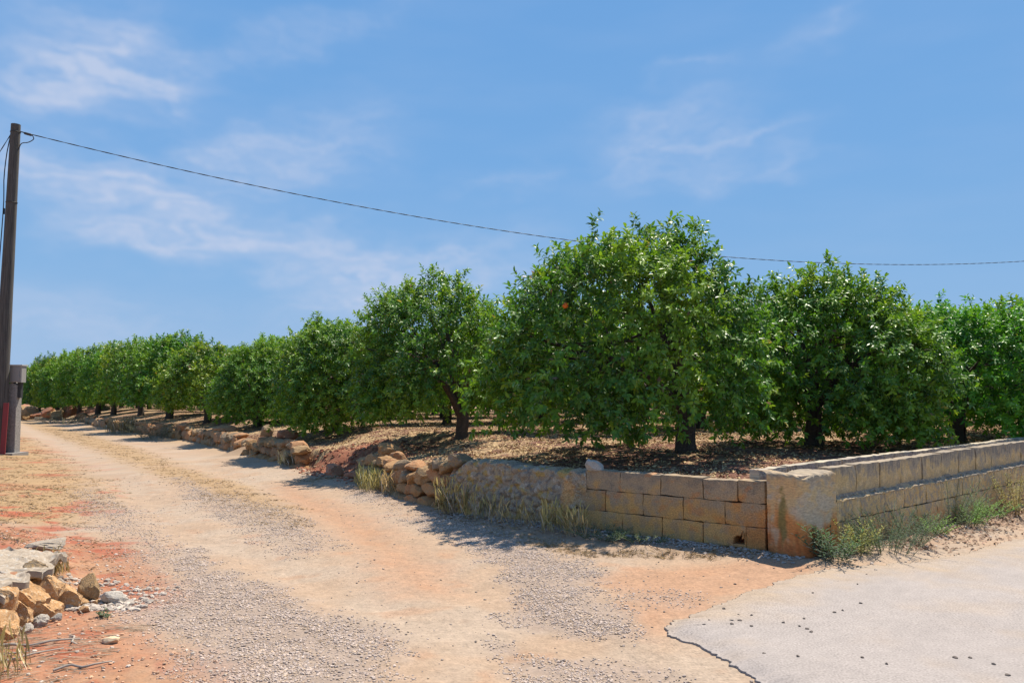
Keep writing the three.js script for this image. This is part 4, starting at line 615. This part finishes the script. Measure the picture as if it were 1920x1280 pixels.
{
  const ord = ['fourth', 'fifth', 'sixth', 'seventh', 'eighth', 'ninth', 'tenth', 'eleventh', 'twelfth', 'thirteenth', 'fourteenth', 'fifteenth', 'sixteenth', 'seventeenth', 'eighteenth'], r = mulberry(404), sp = [-3.75, 5.1];
  for (let k = 3; k < 18; k++) { const x = -4.9 + sp[0] * (k - 2) + 0.5 * (r() - 0.5), d = 22.1 + sp[1] * (k - 2) + 0.5 * (r() - 0.5), s = 0.92 + 0.24 * r(); addTree(k === 3 ? protoT4 : FAR[(k * 5 + 2) % 6], x, d, r() * 6.28, [s * 1.05, s * (0.97 + 0.1 * r()) * lerp(1.0, 1.3, clamp((k - 3) / 8))], `${ord[k - 3]} orange tree in the row along the track, counted away from the block wall`, 'orange trees along the edge of the grove'); }
  for (let j = 1; j <= 5; j++) for (let k = 0; k < 17; k++) {
    const x = 2.56 + 2.95 * j + sp[0] * k + 0.6 * (r() - 0.5), d = 11.9 + 1.85 * j + sp[1] * k + 0.6 * (r() - 0.5), s = 0.95 + 0.14 * r();
    if (k === 0 && j <= 3) continue;
    if (k === 0 && Math.abs(x) / d > 0.75) continue;
    if (k > 17 - j * 2) continue;
    addTree(FAR[(k * 5 + j * 3) % 6], x, d, r() * 6.28, [s * 1.0, s * 0.95 * lerp(1.0, 1.28, clamp((k - 3) / 8))], 'orange tree deeper in the grove behind the front row', 'orange trees deeper in the grove');
  }
}
{ // ripe oranges still hanging
  const g = new THREE.IcosahedronGeometry(0.042, 3), m = std(RGB(0.78, 0.17, 0.02), 0.5, { bumpMap: bump(3), bumpScale: 0.002 });
  const put = (x, h, d, l) => { const o = mesh('orange', g, m); o.position.copy(V(x, h, d)); tag(o, l, 'fruit', 'oranges on the trees'); };
  put(0.71, 2.82, 10.55, 'single ripe orange hanging high on the left of the tallest tree');
  put(8.88, 2.84, 14.05, 'upper of two oranges near the right edge of the picture'); put(9.0, 2.4, 13.9, 'lower of two oranges near the right edge of the picture');
}

// ---------------------------------------------------------------- pole, cable, meter post
{
  const wood = std(0xffffff, 0.95, { map: texture(128, 512, (i, j) => { const g = fbm(i * 0.22, j * 0.012, 4), s = N2(i * 0.6, j * 0.03); const crack = N2(i * 0.33 + 9, j * 0.006); return mix3([0.062, 0.055, 0.048], [0.105, 0.094, 0.082], sstep(-0.4, 0.4, g + 0.4 * s)).map((c) => c * (crack > 0.62 ? 0.4 : 1)); }), bumpMap: bump(1), bumpScale: 0.002 });
  const steel = std(RGB(0.03, 0.03, 0.032), 0.6), px = -13.46, pd = 21;
  const pole = thing('utility_pole', 'tall weathered wooden pole at the left edge of the picture', 'pole', V(px, 0.1, pd));
  const g = new THREE.CylinderGeometry(0.115, 0.185, 8.86, 18, 24), p = g.attributes.position; for (let i = 0; i < p.count; i++) { const k = 1 + 0.02 * N3(p.getX(i) * 9, p.getY(i) * 0.5, p.getZ(i) * 9); p.setX(i, p.getX(i) * k); p.setZ(i, p.getZ(i) * k); } g.computeVertexNormals();
  pole.rotation.z = -0.0105; mesh('shaft', g, wood, pole).position.y = 4.4;
  const band = (y, r) => { const o = mesh('band', new THREE.TorusGeometry(r, 0.008, 6, 24), steel, pole); o.rotation.x = Math.PI / 2; o.position.y = y; };
  band(8.62, 0.123); band(6.7, 0.139); band(1.2, 0.182); band(0.3, 0.188);
  const tube = (name, pts, r, par, m = steel, seg = 24) => mesh(name, new THREE.TubeGeometry(new THREE.CatmullRomCurve3(pts), seg, r, 6), m, par);
  tube('drop_cable', [V(-0.13, 8.6, 0.02), V(-0.17, 8.0, -0.05), V(-0.2, 7.3, -0.06), V(-0.16, 6.75, -0.08), V(-0.19, 4.2, -0.1), V(-0.18, 2.2, -0.1)], 0.014, pole);
  tube('hook', [V(0.1, 8.64, 0), V(0.2, 8.62, 0), V(0.26, 8.6, 0)], 0.016, pole);
  const cl = mesh('clamp', new THREE.CapsuleGeometry(0.035, 0.16, 4, 8), steel, pole); cl.rotation.z = 1.3; cl.position.set(0.34, 8.57, 0);
  tube('jumper', [V(0.46, 8.54, 0.0), V(0.5, 8.44, 0), V(0.38, 8.34, -0.02), V(0.2, 8.3, -0.03), V(0.11, 8.15, 0)], 0.012, pole);
  mesh('step_bracket', new THREE.BoxGeometry(0.03, 0.16, 0.04), steel, pole).position.set(-0.16, 6.45, 0.05);
  // twisted bundle sagging away to the right, and the one that leaves to the left
  const bundle = (name, label, f, turns, n) => { const mk = (ph) => { const pts = []; for (let i = 0; i <= n; i++) { const t = i / n, q = f(t), a = t * turns * 6.283 + ph; q.y += 0.007 * Math.sin(a); q.z += 0.007 * Math.cos(a); pts.push(q); } return new THREE.TubeGeometry(new THREE.CatmullRomCurve3(pts), n * 2, 0.0078, 5); }; tag(mesh(name, mergeGeometries([mk(0), mk(3.14)]), std(RGB(0.018, 0.018, 0.02), 0.55)), label, 'cable'); };
  const y0 = 6.75 + 9.8 * 0.48 * 0.48;
  bundle('power_cable', 'black twisted power cable sagging across the sky above the trees', (t) => V(-12.95 + 47.1 * t, 6.75 + 9.8 * (t - 0.48) ** 2 + (8.66 - y0) * (1 - t) ** 2, 21 + 17 * t), 60, 480);
  bundle('power_cable', 'stay cable slanting down from the pole top to the left edge', (t) => V(-13.48 - 4.6 * t, 8.68 - 8.5 * t, 21 - 0.3 * t), 14, 110);
  const conc = std(0xffffff, 0.95, { map: rockTex([0.27, 0.25, 0.23], [0.21, 0.195, 0.18], [0.32, 0.295, 0.27]), bumpMap: bump(1), bumpScale: 0.002 });
  const post = thing('meter_post', 'grey concrete post with a meter box on top beside the wooden pole', 'post', V(-13.37, 0.12, 21.32));
  const s = new THREE.Shape([[-0.19, 0], [0.15, 0], [0.135, 1.85], [0.02, 1.92], [-0.08, 1.86], [-0.13, 1.2]].map((q) => new THREE.Vector2(...q)));
  const pg = new THREE.ExtrudeGeometry(s, { depth: 0.22, bevelEnabled: true, bevelSize: 0.012, bevelThickness: 0.012, bevelSegments: 2 }); mesh('post', pg, conc, post).position.set(0.06, -0.05, -0.11);
  const box = mesh('meter_box', new THREE.BoxGeometry(0.32, 0.44, 0.2), std(RGB(0.29, 0.275, 0.255), 0.7), post); box.position.set(0.19, 2.1, 0.06);
  const lid = mesh('lid', new THREE.BoxGeometry(0.25, 0.37, 0.012), std(RGB(0.245, 0.23, 0.215), 0.6), box); lid.position.set(-0.01, -0.01, 0.108);
  const roof = mesh('cover', new THREE.BoxGeometry(0.36, 0.03, 0.26), std(RGB(0.45, 0.43, 0.41), 0.7), box); roof.position.set(0, 0.236, 0.0);
  const side = mesh('conduit', new THREE.BoxGeometry(0.1, 0.42, 0.1), std(RGB(0.035, 0.035, 0.035), 0.6), post); side.position.set(0.24, 1.68, 0.02);
  const slab = mesh('footing', new THREE.BoxGeometry(0.95, 0.1, 0.7), conc, post); slab.position.set(-0.1, -0.02, 0.1);
  tag((() => { const o = mesh('red_board', new THREE.BoxGeometry(0.13, 1.32, 0.03), std(RGB(0.20, 0.018, 0.022), 0.6)); o.position.copy(V(-13.16, 0.8, 20.76)); o.rotation.z = -0.03; return o; })(), 'narrow dark red board standing between the wooden pole and the concrete post', 'board');
}

// ---------------------------------------------------------------- weeds and grass clumps
const plantMat = (rough = 0.9) => new THREE.MeshPhysicalMaterial({ color: 0xffffff, vertexColors: true, roughness: rough, transmission: 0.4, thickness: 0, side: THREE.DoubleSide });
const herb = plantMat();
function weed(seed, { h = 0.4, spread = 0.2, stems = 14, leaf = 0.05, wid = 0.012, per = 16, col = [0.10, 0.19, 0.05], tip = null, lean = 0.3, droop = 0.3 }) {
  const r = mulberry(seed), S = new Leaves(), L = new Leaves(), o = new THREE.Vector3(), dir = new THREE.Vector3(), up = new THREE.Vector3();
  for (let k = 0; k < stems; k++) {
    const a = r() * 6.28, f = spread * Math.sqrt(r()), b = new THREE.Vector3(Math.cos(a) * f * 0.5, -0.02, Math.sin(a) * f * 0.5), len = h * (0.55 + 0.5 * r()), ln = lean * (0.4 + r());
    const at = (t) => new THREE.Vector3(b.x + Math.cos(a) * ln * len * t * t + Math.cos(a) * f * 0.5 * t, b.y + len * t * (1 - 0.25 * droop * t), b.z + Math.sin(a) * ln * len * t * t + Math.sin(a) * f * 0.5 * t);
    let p = at(0); for (let i = 1; i <= 4; i++) { const q = at(i / 4); S.twig(p, q, 0.004, mix3(col, [0.3, 0.25, 0.12], 0.3)); p = q; }
    for (let i = 0; i < per; i++) { const t = 0.12 + 0.88 * (i + r()) / per, w = i * 2.4 + a; o.copy(at(t)); dir.set(Math.cos(w), 0.55 + 0.5 * t, Math.sin(w)).normalize(); up.set(0, 1, 0).addScaledVector(dir, -0.4); const v = 0.75 + 0.5 * r(), c = tip && t > 0.6 ? mix3(col, tip, r()) : col; L.leaf(o, dir, up, leaf * (0.7 + 0.6 * r()) * (1.15 - 0.5 * t), wid, [c[0] * v, c[1] * v, c[2] * v], false, 0.2, 0.3); }
  }
  return [S.geo(), L.geo()];
}
function addWeed(name, label, x, d, seed, spec, y) { const g = thing(name, label, 'plant', V(x, y ?? groundH(x, d), d)), [s, l] = weed(seed, spec); mesh('stems', s, herb, g).userData.kind = 'stuff'; mesh('leaves', l, herb, g).userData.kind = 'stuff'; return g; }
addWeed('weed', 'dark green leafy weed growing at the foot of the rendered wall corner', 3.1, 7.78, 1, { h: 0.42, spread: 0.26, stems: 22, leaf: 0.085, wid: 0.016, per: 22, col: [0.055, 0.125, 0.035], tip: [0.10, 0.20, 0.05], lean: 0.45 });
addWeed('weed', 'yellow green bushy weed just right of the rendered corner', 3.46, 8.06, 2, { h: 0.4, spread: 0.2, stems: 22, leaf: 0.05, wid: 0.013, per: 22, col: [0.30, 0.32, 0.06], tip: [0.48, 0.44, 0.09] });
addWeed('weed', 'wide feathery dark green weed against the lower channel wall', 3.8, 8.2, 3, { h: 0.5, spread: 0.5, stems: 46, leaf: 0.045, wid: 0.006, per: 38, col: [0.085, 0.16, 0.06], lean: 0.35 });
addWeed('weed', 'smaller feathery grey green weed beside the wide feathery one', 4.25, 8.65, 4, { h: 0.42, spread: 0.3, stems: 24, leaf: 0.045, wid: 0.006, per: 34, col: [0.10, 0.155, 0.07], lean: 0.35 });
addWeed('weed', 'low round bright green weed at the middle of the channel wall', 4.8, 9.25, 5, { h: 0.26, spread: 0.24, stems: 26, leaf: 0.05, wid: 0.012, per: 20, col: [0.20, 0.36, 0.05], lean: 0.5 });
addWeed('weed', 'tall airy bright green weed against the channel wall', 5.35, 9.85, 6, { h: 0.62, spread: 0.36, stems: 26, leaf: 0.045, wid: 0.007, per: 32, col: [0.14, 0.22, 0.08], lean: 0.25 });
addWeed('weed', 'dense bright green weed right of the tall airy one', 5.65, 9.95, 7, { h: 0.34, spread: 0.3, stems: 30, leaf: 0.055, wid: 0.011, per: 22, col: [0.18, 0.35, 0.05], lean: 0.5 });
addWeed('weed', 'short bright green weed left of the hanging yellow plant', 6.15, 10.5, 8, { h: 0.24, spread: 0.34, stems: 24, leaf: 0.06, wid: 0.012, per: 18, col: [0.17, 0.33, 0.05], lean: 0.6 });
addWeed('hanging_plant', 'straggly yellow green plant hanging down over the channel wall ledge', 6.72, 10.75, 9, { h: 0.78, spread: 0.42, stems: 40, leaf: 0.06, wid: 0.008, per: 26, col: [0.42, 0.36, 0.11], tip: [0.34, 0.34, 0.09], lean: 0.4, droop: 0.5 });
addWeed('weed', 'low green clump at the foot of the block wall', 1.02, 8.98, 10, { h: 0.16, spread: 0.36, stems: 40, leaf: 0.045, wid: 0.007, per: 20, col: [0.09, 0.16, 0.05], lean: 0.8 });
addWeed('weed', 'small green clump right of the low one at the block wall foot', 1.42, 8.8, 11, { h: 0.13, spread: 0.3, stems: 26, leaf: 0.045, wid: 0.007, per: 16, col: [0.11, 0.18, 0.05], lean: 0.9 });
addWeed('weed', 'tiny green sprout alone on the red earth by the gravel', -2.95, 5.95, 12, { h: 0.07, spread: 0.07, stems: 10, leaf: 0.04, wid: 0.012, per: 8, col: [0.10, 0.15, 0.05], lean: 0.9 });
addWeed('shrub', 'small grey green shrub at the foot of the long stone wall', -13.6, 30.8, 13, { h: 0.75, spread: 1.3, stems: 60, leaf: 0.09, wid: 0.02, per: 26, col: [0.13, 0.14, 0.06], lean: 0.4 });
addWeed('shrub', 'round grey shrub on the verge beside the far part of the track', -27.6, 49.2, 14, { h: 0.7, spread: 1.6, stems: 60, leaf: 0.1, wid: 0.025, per: 22, col: [0.15, 0.14, 0.07], lean: 0.5 });
function grassClump(seed, blades, h, spread, col, ears) {
  const r = mulberry(seed), L = new Leaves(), dir = new THREE.Vector3(), up = new THREE.Vector3(), o = new THREE.Vector3();
  for (let k = 0; k < blades; k++) { const a = r() * 6.28, f = spread * Math.sqrt(r()), len = h * (0.4 + 0.65 * r()), t = 0.1 + 0.6 * r(); o.set(Math.cos(a) * f, -0.01, Math.sin(a) * f); dir.set(Math.cos(a * 1.7) * t, 1, Math.sin(a * 2.3) * t).normalize(); up.set(Math.cos(k), 0.1, Math.sin(k)); const v = 0.7 + 0.6 * r(), c = [col[0] * v, col[1] * v, col[2] * v]; L.leaf(o, dir, up, len, 0.0032 + 0.0025 * r(), c, false, 0.3, 0.25 * r()); if (ears && r() < ears) { o.addScaledVector(dir, len * 0.8); L.leaf(o, dir, up, 0.09 + 0.05 * r(), 0.016, [c[0] * 1.15, c[1] * 1.15, c[2] * 1.1], true, 0.5, 0.3); } }
  return L.geo();
}
const G = (label, x, d, seed, n, h, sp, col, ears = 0.3) => { const o = mesh('grass_clump', grassClump(seed, n, h, sp, col, ears), herb); o.position.copy(V(x, groundH(x, d), d)); tag(o, label, 'grass', 'grass clumps along the walls'); };
const DRY = [0.62, 0.45, 0.19], DRYG = [0.54, 0.43, 0.15];
G('bright yellow grass clump at the left end of the short stone wall', -2.3, 13.4, 1, 170, 0.36, 0.26, [0.44, 0.37, 0.12]); G('sparse dry grass with seed heads right of the bright yellow clump', -1.9, 12.95, 2, 120, 0.4, 0.22, DRY, 0.6); G('green tinged grass tuft against the end of the short stone wall', -2.45, 13.9, 3, 160, 0.45, 0.25, [0.22, 0.24, 0.08]);
G('tall dry grass with seed heads where the rendered wall begins', -0.78, 10.85, 4, 110, 0.56, 0.26, DRYG, 0.7); G('tall dry grass right of the first tall clump at the rendered wall', -0.35, 10.4, 5, 80, 0.42, 0.3, DRYG, 0.6); G('thin dry grass in the middle of the rendered wall foot', 0.0, 10.02, 6, 60, 0.32, 0.3, DRY, 0.4); G('short dry grass tuft near the right end of the rendered wall', 0.3, 9.8, 7, 50, 0.28, 0.25, DRY, 0.4);
G('dry grass clump with feathery heads where the blocks begin', 0.58, 9.4, 8, 120, 0.36, 0.26, DRYG, 0.7); G('loose dry grass in front of the first blocks', 0.75, 9.2, 9, 70, 0.26, 0.22, DRY, 0.4); G('straw coloured grass clump at the foot of the long stone wall', -17.3, 35.4, 10, 260, 0.85, 0.6, [0.46, 0.34, 0.14]); G('small dry tuft growing out of the concrete cap at the lower left', -3.75, 6.62, 11, 200, 0.16, 0.14, [0.42, 0.30, 0.10], 0.1); G('grey green tuft at the foot of the long stone wall near the gap', -5.05, 18.2, 12, 140, 0.4, 0.25, [0.24, 0.22, 0.10], 0.2); G('thin yellow grass at the lower left edge below the rock ledge', -3.05, 4.75, 13, 140, 0.22, 0.25, [0.40, 0.32, 0.12], 0.3);

// ---------------------------------------------------------------- loose cover: gravel, dry grass mat, leaf litter
function scatter(name, geo, m, spots, label) {                       // spots: [x, h, d, scale, turn, tilt, colour]
  const o = new THREE.InstancedMesh(geo, m, spots.length), q = new THREE.Object3D(), c = new THREE.Color();
  spots.forEach((s, i) => { q.position.set(s[0], s[1], -s[2]); q.rotation.set(s[5], s[4], s[5] * 0.7, 'YXZ'); if (Array.isArray(s[3])) q.scale.set(...s[3]); else q.scale.setScalar(s[3]); q.updateMatrix(); o.setMatrixAt(i, q.matrix); o.setColorAt(i, c.setRGB(...s[6])); });
  o.name = numbered(name); shade(o); scene.add(o); return tag(o, label, undefined, undefined, 'stuff');
}
const pebble = (() => { const g = new THREE.IcosahedronGeometry(1, 0), p = g.attributes.position; const v = new THREE.Vector3(); for (let i = 0; i < p.count; i++) { v.fromBufferAttribute(p, i); const k = 1 + 0.25 * N3(v.x * 2 + 4, v.y * 2, v.z * 2); p.setXYZ(i, v.x * k, v.y * k * 0.42, v.z * k * 0.8); } g.computeVertexNormals(); return g; })();
{
  const r = mulberry(900), stones = [], chips = [];
  for (let k = 0; k < 750000; k++) {
    const d = 3.6 + 13 * Math.pow(r(), 1.5), x = -8 + 11.5 * r(), n1 = 0.28 * fbm(x * 0.55, d * 0.55, 3);
    if (Math.abs(x) / d > 0.75 || onAsphalt(x, d)) continue;
    const g = gravelAt(x, d, n1 + 0.12 * N2(x * 3, d * 3));
    if (g > 0.03 && r() < g * (0.55 + 0.5 * N2(x * 1.7, d * 1.7 + 5))) { const s = 0.0045 + 0.0095 * r() * r(), v = 0.75 + 0.5 * r(), w = r(), red = patch('red', x, d, n1, 0.4); stones.push([x, groundH(x, d) + s * 0.3, d, s * (1 + 0.02 * d), r() * 6.28, (r() - 0.5) * 0.8, mix3(w < 0.2 ? [0.46 * v, 0.34 * v, 0.23 * v] : [0.45 * v, 0.355 * v, 0.29 * v], [0.42 * v, 0.22 * v, 0.13 * v], 0.3 * red)]); }
    else if (r() < 0.014) { const rd = patch('red', x, d, n1, 0.4), s = 0.004 + 0.012 * r() ** 3, v = 0.6 + 0.6 * r(); if (r() < 0.35 + rd) chips.push([x, groundH(x, d) + s * 0.25, d, s, r() * 6.28, (r() - 0.5) * 0.8, rd > 0.4 ? [0.48 * v, 0.31 * v, 0.21 * v] : [0.33 * v, 0.26 * v, 0.21 * v]]); }
  }
  for (let k = 0; k < 9000; k++) { const x = -7 + 5.5 * r(), d = 4.2 + 7 * r(), rd = patch('red', x, d, 0.2 * N2(x, d), 0.3); if (rd < 0.4 || x < -6.9) continue; const s = 0.005 + 0.014 * r() ** 2.5, v = 0.65 + 0.6 * r(); chips.push([x, groundH(x, d) + s * 0.25, d, s, r() * 6.28, (r() - 0.5), r() < 0.3 ? [0.5 * v, 0.42 * v, 0.34 * v] : [0.50 * v, 0.29 * v, 0.17 * v]]); }
  // stones fallen along the foot of the walls
  for (let k = 0; k < 3200; k++) { const u = -0.4 + 4.6 * r(), off = 0.02 + 0.38 * r() * r(), x = seam[0] + LDIR[0] * u - 0.6424 * off * 1, d = seam[1] + LDIR[1] * u - 0.7664 * off, s = 0.006 + 0.022 * r() ** 3, v = 0.7 + 0.5 * r(); chips.push([x, groundH(x, d) + s * 0.25, d, s, r() * 6.28, r() - 0.5, [0.36 * v, 0.31 * v, 0.27 * v]]); }
  for (let k = 0; k < 1500; k++) { const s0 = 8 * r(), off = 0.05 + 0.8 * r() * r(), x = CORNER[0] + ALONG[0] * s0 - INWARD[0] * off, d = CORNER[1] + ALONG[1] * s0 - INWARD[1] * off, s = 0.005 + 0.02 * r() ** 4, v = 0.7 + 0.6 * r(); chips.push([x, groundH(x, d) + s * 0.25 + (onAsphalt(x, d) ? 0.02 : 0), d, s, r() * 6.28, r() - 0.5, [0.42 * v, 0.34 * v, 0.27 * v]]); }
  for (let k = 0; k < 2600; k++) { const x = -5.0 + 3.0 * r(), d = 14.6 + 4.2 * r(), [sd, , w] = groveAt(x, d); if (sd < -0.35 || sd > 1.7 || w < 0.55) continue; const s = 0.008 + 0.05 * r() ** 3, v = 0.6 + 0.7 * r(); chips.push([x, groundH(x, d) + s * 0.2, d, s, r() * 6.28, r() - 0.5, r() < 0.7 ? [0.30 * v, 0.11 * v, 0.06 * v] : [0.36 * v, 0.25 * v, 0.15 * v]]); }
  for (let k = 0; k < 900; k++) { const x = -3.75 + 0.95 * r(), d = 6.1 + 0.95 * r() * r() + (x < -3.4 ? 0.3 : 0), s = 0.006 + 0.03 * r() ** 3, v = 0.7 + 0.5 * r(); chips.push([x, groundH(x, d) + s * 0.25, d, s, r() * 6.28, r() - 0.5, [0.44 * v, 0.37 * v, 0.30 * v]]); }
  const pm = std(0xffffff, 0.95);
  scatter('gravel', pebble, pm, stones, 'loose pale grey gravel lying in patches on the dirt track');
  scatter('stone_chips', pebble, pm, chips, 'small stone chips scattered over the track and verges');
}
{
  const blade = (n, seed, flat) => { const r = mulberry(seed), L = new Leaves(), o = new THREE.Vector3(), dir = new THREE.Vector3(), up = new THREE.Vector3(); for (let k = 0; k < n; k++) { const a = r() * 6.28; o.set(Math.cos(a) * 0.3 * r(), 0, Math.sin(a) * 0.3 * r()); dir.set(Math.cos(a) * flat, 0.35 + 0.7 * r(), Math.sin(a) * flat).normalize(); up.set(-Math.sin(a), 0.3, Math.cos(a)); const v = 0.75 + 0.5 * r(); L.leaf(o, dir, up, 0.5 + 0.5 * r(), 0.03, [v, v, v], false, 0.2, 0.3); } return L.geo(); };
  const tuft = blade(11, 5, 1.6), r = mulberry(808), spots = [];
  for (let k = 0; k < 260000 && spots.length < 21000; k++) {
    const d = 7.0 + 34 * r() ** 1.5, x = -1.1 * d - 3 + r() * (1.1 * d + 1.5); const n = 0.3 * fbm(x * 0.55, d * 0.55, 3) + 0.2 * N2(x * 2, d * 2), w = Math.max(patch('field', x, d, n * 2, 0.7), 0.9 * patch('median', x, d, n, 0.3), d > 7 && x < -3.9 ? 0.3 * patch('red', x, d, n, 0.4) : 0);
    if (r() > w * (0.35 + 0.65 * sstep(-0.4, 0.4, fbm(x * 0.9 + 9, d * 0.9, 3)))) continue;
    const g = sstep(0.15, 0.5, fbm(x * 0.6 + 40, d * 0.6, 3)) * 0.7 * r(), v = 0.75 + 0.5 * r(), c = mix3([0.62 * v, 0.44 * v, 0.23 * v], [0.40 * v, 0.38 * v, 0.12 * v], g), s = (0.022 + 0.045 * r()) * (1 + 0.012 * d);
    spots.push([x, groundH(x, d) - 0.005, d, [s * 1.4, s, s * 1.4], r() * 6.28, 0, c]);
  }
  for (let k = 0; k < 800; k++) { const u = r(), i = Math.floor(u * 8), q = Z.verge[i % 8], q2 = Z.verge[(i + 1) % 8], t = r(), x = lerp(q[0], q2[0], t) + 0.5 * (r() - 0.4), d = lerp(q[1], q2[1], t) + 0.35 * r(); if (groveAt(x, d)[0] > -0.02 || onAsphalt(x, d)) continue; const v = 0.6 + 0.5 * r(), s = 0.03 + 0.06 * r(); spots.push([x, groundH(x, d), d, s, r() * 6.28, 0, [0.62 * v, 0.46 * v, 0.24 * v]]); }
  scatter('dry_grass', tuft, herb, spots, 'dry straw coloured grass matted over the verge and the middle of the track');
}
{
  const L = new Leaves(); L.leaf(new THREE.Vector3(-0.5, 0, 0), new THREE.Vector3(1, 0.12, 0).normalize(), new THREE.Vector3(0, 1, 0), 1, 0.5, [1, 1, 1], true, 0.6, 0.3);
  const leaf = L.geo(), r = mulberry(606), spots = [];
  for (let k = 0; k < 400000 && spots.length < 210000; k++) {
    const d = 8 + 34 * r() ** 1.6, x = -0.66 * d + 1.34 * d * r(), [sd, , w] = groveAt(x, d); if (sd < 0.22) continue;
    if (w > 0.7 && sd < 1.4 && r() > 0.15) continue;
    const n = fbm(x * 0.9, d * 0.9, 3), open = 0.75 * sstep(-0.6, 1.4, x - (d - 11) * 0.3) * (1 - sstep(12.5, 15.5, d)); if (r() > (0.45 + 0.9 * n) * (1 - 0.85 * open)) continue;  // open: fewer fallen leaves too, deepening the same painted tree shade
    const v = 0.65 + 0.6 * r(), z = r(), c = z < 0.55 ? [0.52 * v, 0.37 * v, 0.185 * v] : z < 0.8 ? [0.30 * v, 0.17 * v, 0.09 * v] : [0.18 * v, 0.085 * v, 0.05 * v];
    spots.push([x, groundH(x, d) + 0.006 + 0.012 * r(), d, 0.03 + 0.035 * r(), r() * 6.28, (r() - 0.5) * 1.1, c]);
  }
  for (let k = 0; k < 1400; k++) { const s0 = 1.2 + 5.5 * r(), off = 0.1 + 0.85 * r() * r(), x = CORNER[0] + ALONG[0] * s0 - INWARD[0] * off, d = CORNER[1] + ALONG[1] * s0 - INWARD[1] * off, v = 0.6 + 0.6 * r(); if (onAsphalt(x, d) && r() > 0.15) continue; spots.push([x, groundH(x, d) + 0.01, d, 0.025 + 0.035 * r(), r() * 6.28, (r() - 0.5) * 1.2, [0.34 * v, 0.21 * v, 0.14 * v]]); }
  for (let k = 0; k < 900; k++) { const u = 4.4 * r(), off = 0.05 + 0.5 * r() * r(), x = seam[0] + LDIR[0] * u - 0.6424 * off, d = seam[1] + LDIR[1] * u - 0.7664 * off, v = 0.6 + 0.6 * r(); spots.push([x, groundH(x, d) + 0.008, d, 0.02 + 0.035 * r(), r() * 6.28, (r() - 0.5) * 1.2, [0.36 * v, 0.25 * v, 0.16 * v]]); }
  for (let k = 0; k < 900; k++) { const s0 = 0.7 + 9 * r(), x = CORNER[0] + ALONG[0] * s0 + INWARD[0] * (0.02 + 0.08 * r()), d = CORNER[1] + ALONG[1] * s0 + INWARD[1] * (0.02 + 0.08 * r()), v = 0.7 + 0.6 * r(); spots.push([x, ledgeH(s0) + 0.028, d, 0.015 + 0.025 * r(), r() * 6.28, (r() - 0.5), [0.46 * v, 0.33 * v, 0.18 * v]]); }
  scatter('leaf_litter', leaf, new THREE.MeshPhysicalMaterial({ color: 0xffffff, roughness: 0.95, side: THREE.DoubleSide }), spots, 'fallen dry leaves covering the soil of the grove');
}
{ // clods on the asphalt and dead sticks below the ledge
  const m = std(RGB(0.14, 0.11, 0.09), 1), spots = [[1.42, 6.15], [1.57, 6.03], [1.63, 5.86], [1.72, 5.85], [1.54, 5.71], [1.6, 5.72], [1.52, 5.63], [1.64, 5.58], [1.38, 5.71], [1.32, 5.6], [2.07, 5.77], [1.97, 5.58], [2.0, 5.52], [2.0, 5.45], [1.89, 5.67], [1.54, 4.99], [1.73, 4.94], [2.11, 4.92], [2.2, 4.8], [2.67, 4.92], [2.76, 4.92], [2.65, 6.18], [2.35, 5.93], [2.43, 5.98], [2.89, 6.79], [2.41, 6.51], [3.13, 7.16], [2.8, 4.62], [2.83, 4.8]], r = mulberry(66);
  spots.forEach(([x, d], i) => tag(placeRock('clod', SMALL[i % 5], m, scene, V(x, Math.max(0.04, groundH(x, d) + 0.008) + 0.004 * N2(x * 0.5, d * 0.5) + 0.003, d), 0.009 + 0.01 * r(), 0.008, 0.008 + 0.007 * r(), 0, r() * 6, 0), 'small dark clod of earth lying on the pale asphalt', 'clod', 'dark clods on the asphalt'));
  const grey = std(RGB(0.36, 0.30, 0.24), 0.95), S = [['longest dry stick below the rock ledge', -3.1, 5.25, 0.55, 0.5, 0.011], ['forked short dry stick right of the longest one', -2.88, 5.35, 0.2, -0.9, 0.009], ['thin dry stick at the left edge below the orange rock', -3.25, 5.05, 0.5, 0.12, 0.008], ['curved dry stick running down towards the lower left corner', -3.05, 4.95, 0.6, 0.85, 0.009], ['dark dry stick alone near the lower left of the gravel', -2.55, 4.85, 0.3, 0.45, 0.009], ['pale dry stem leaning on the orange rock', -3.22, 6.1, 0.3, -1.1, 0.007]];
  for (const [l, x, d, len, a, rad] of S) { const pts = []; for (let k = 0; k <= 4; k++) { const t = k / 4 - 0.5, X = x + Math.cos(a) * len * t, D = d + Math.sin(a) * len * t + 0.03 * Math.sin(k * 1.7); pts.push(V(X, Math.max(groundH(X, D), 0) + rad + 0.012 * (k % 2), D)); } tag(mesh('dry_stick', limbGeo(pts, rad, rad * 0.5, 10, 6), grey), l, 'stick', 'dead sticks below the rock ledge'); }
  const r2 = mulberry(67); const L = new Leaves(); for (let k = 0; k < 260; k++) { const x = -3.5 + 0.9 * r2(), d = 4.5 + 1.2 * r2(), a = 0.5 + (r2() - 0.5) * 1.4, v = 0.6 + 0.5 * r2(); L.leaf(V(x, groundH(x, d) + 0.012, d), new THREE.Vector3(Math.cos(a), 0.05 * r2(), -Math.sin(a)).normalize(), new THREE.Vector3(0, 1, 0), 0.08 + 0.16 * r2(), 0.006, [0.46 * v, 0.36 * v, 0.25 * v], false, 0.2, 0.1); }
  tag(mesh('dry_stalks', L.geo(), herb), 'tangle of thin dry stalks on the ground below the rock ledge', undefined, undefined, 'stuff');
}
console.log('leaves', leafTotal, 'children', scene.children.length);
renderer.render(scene, camera);
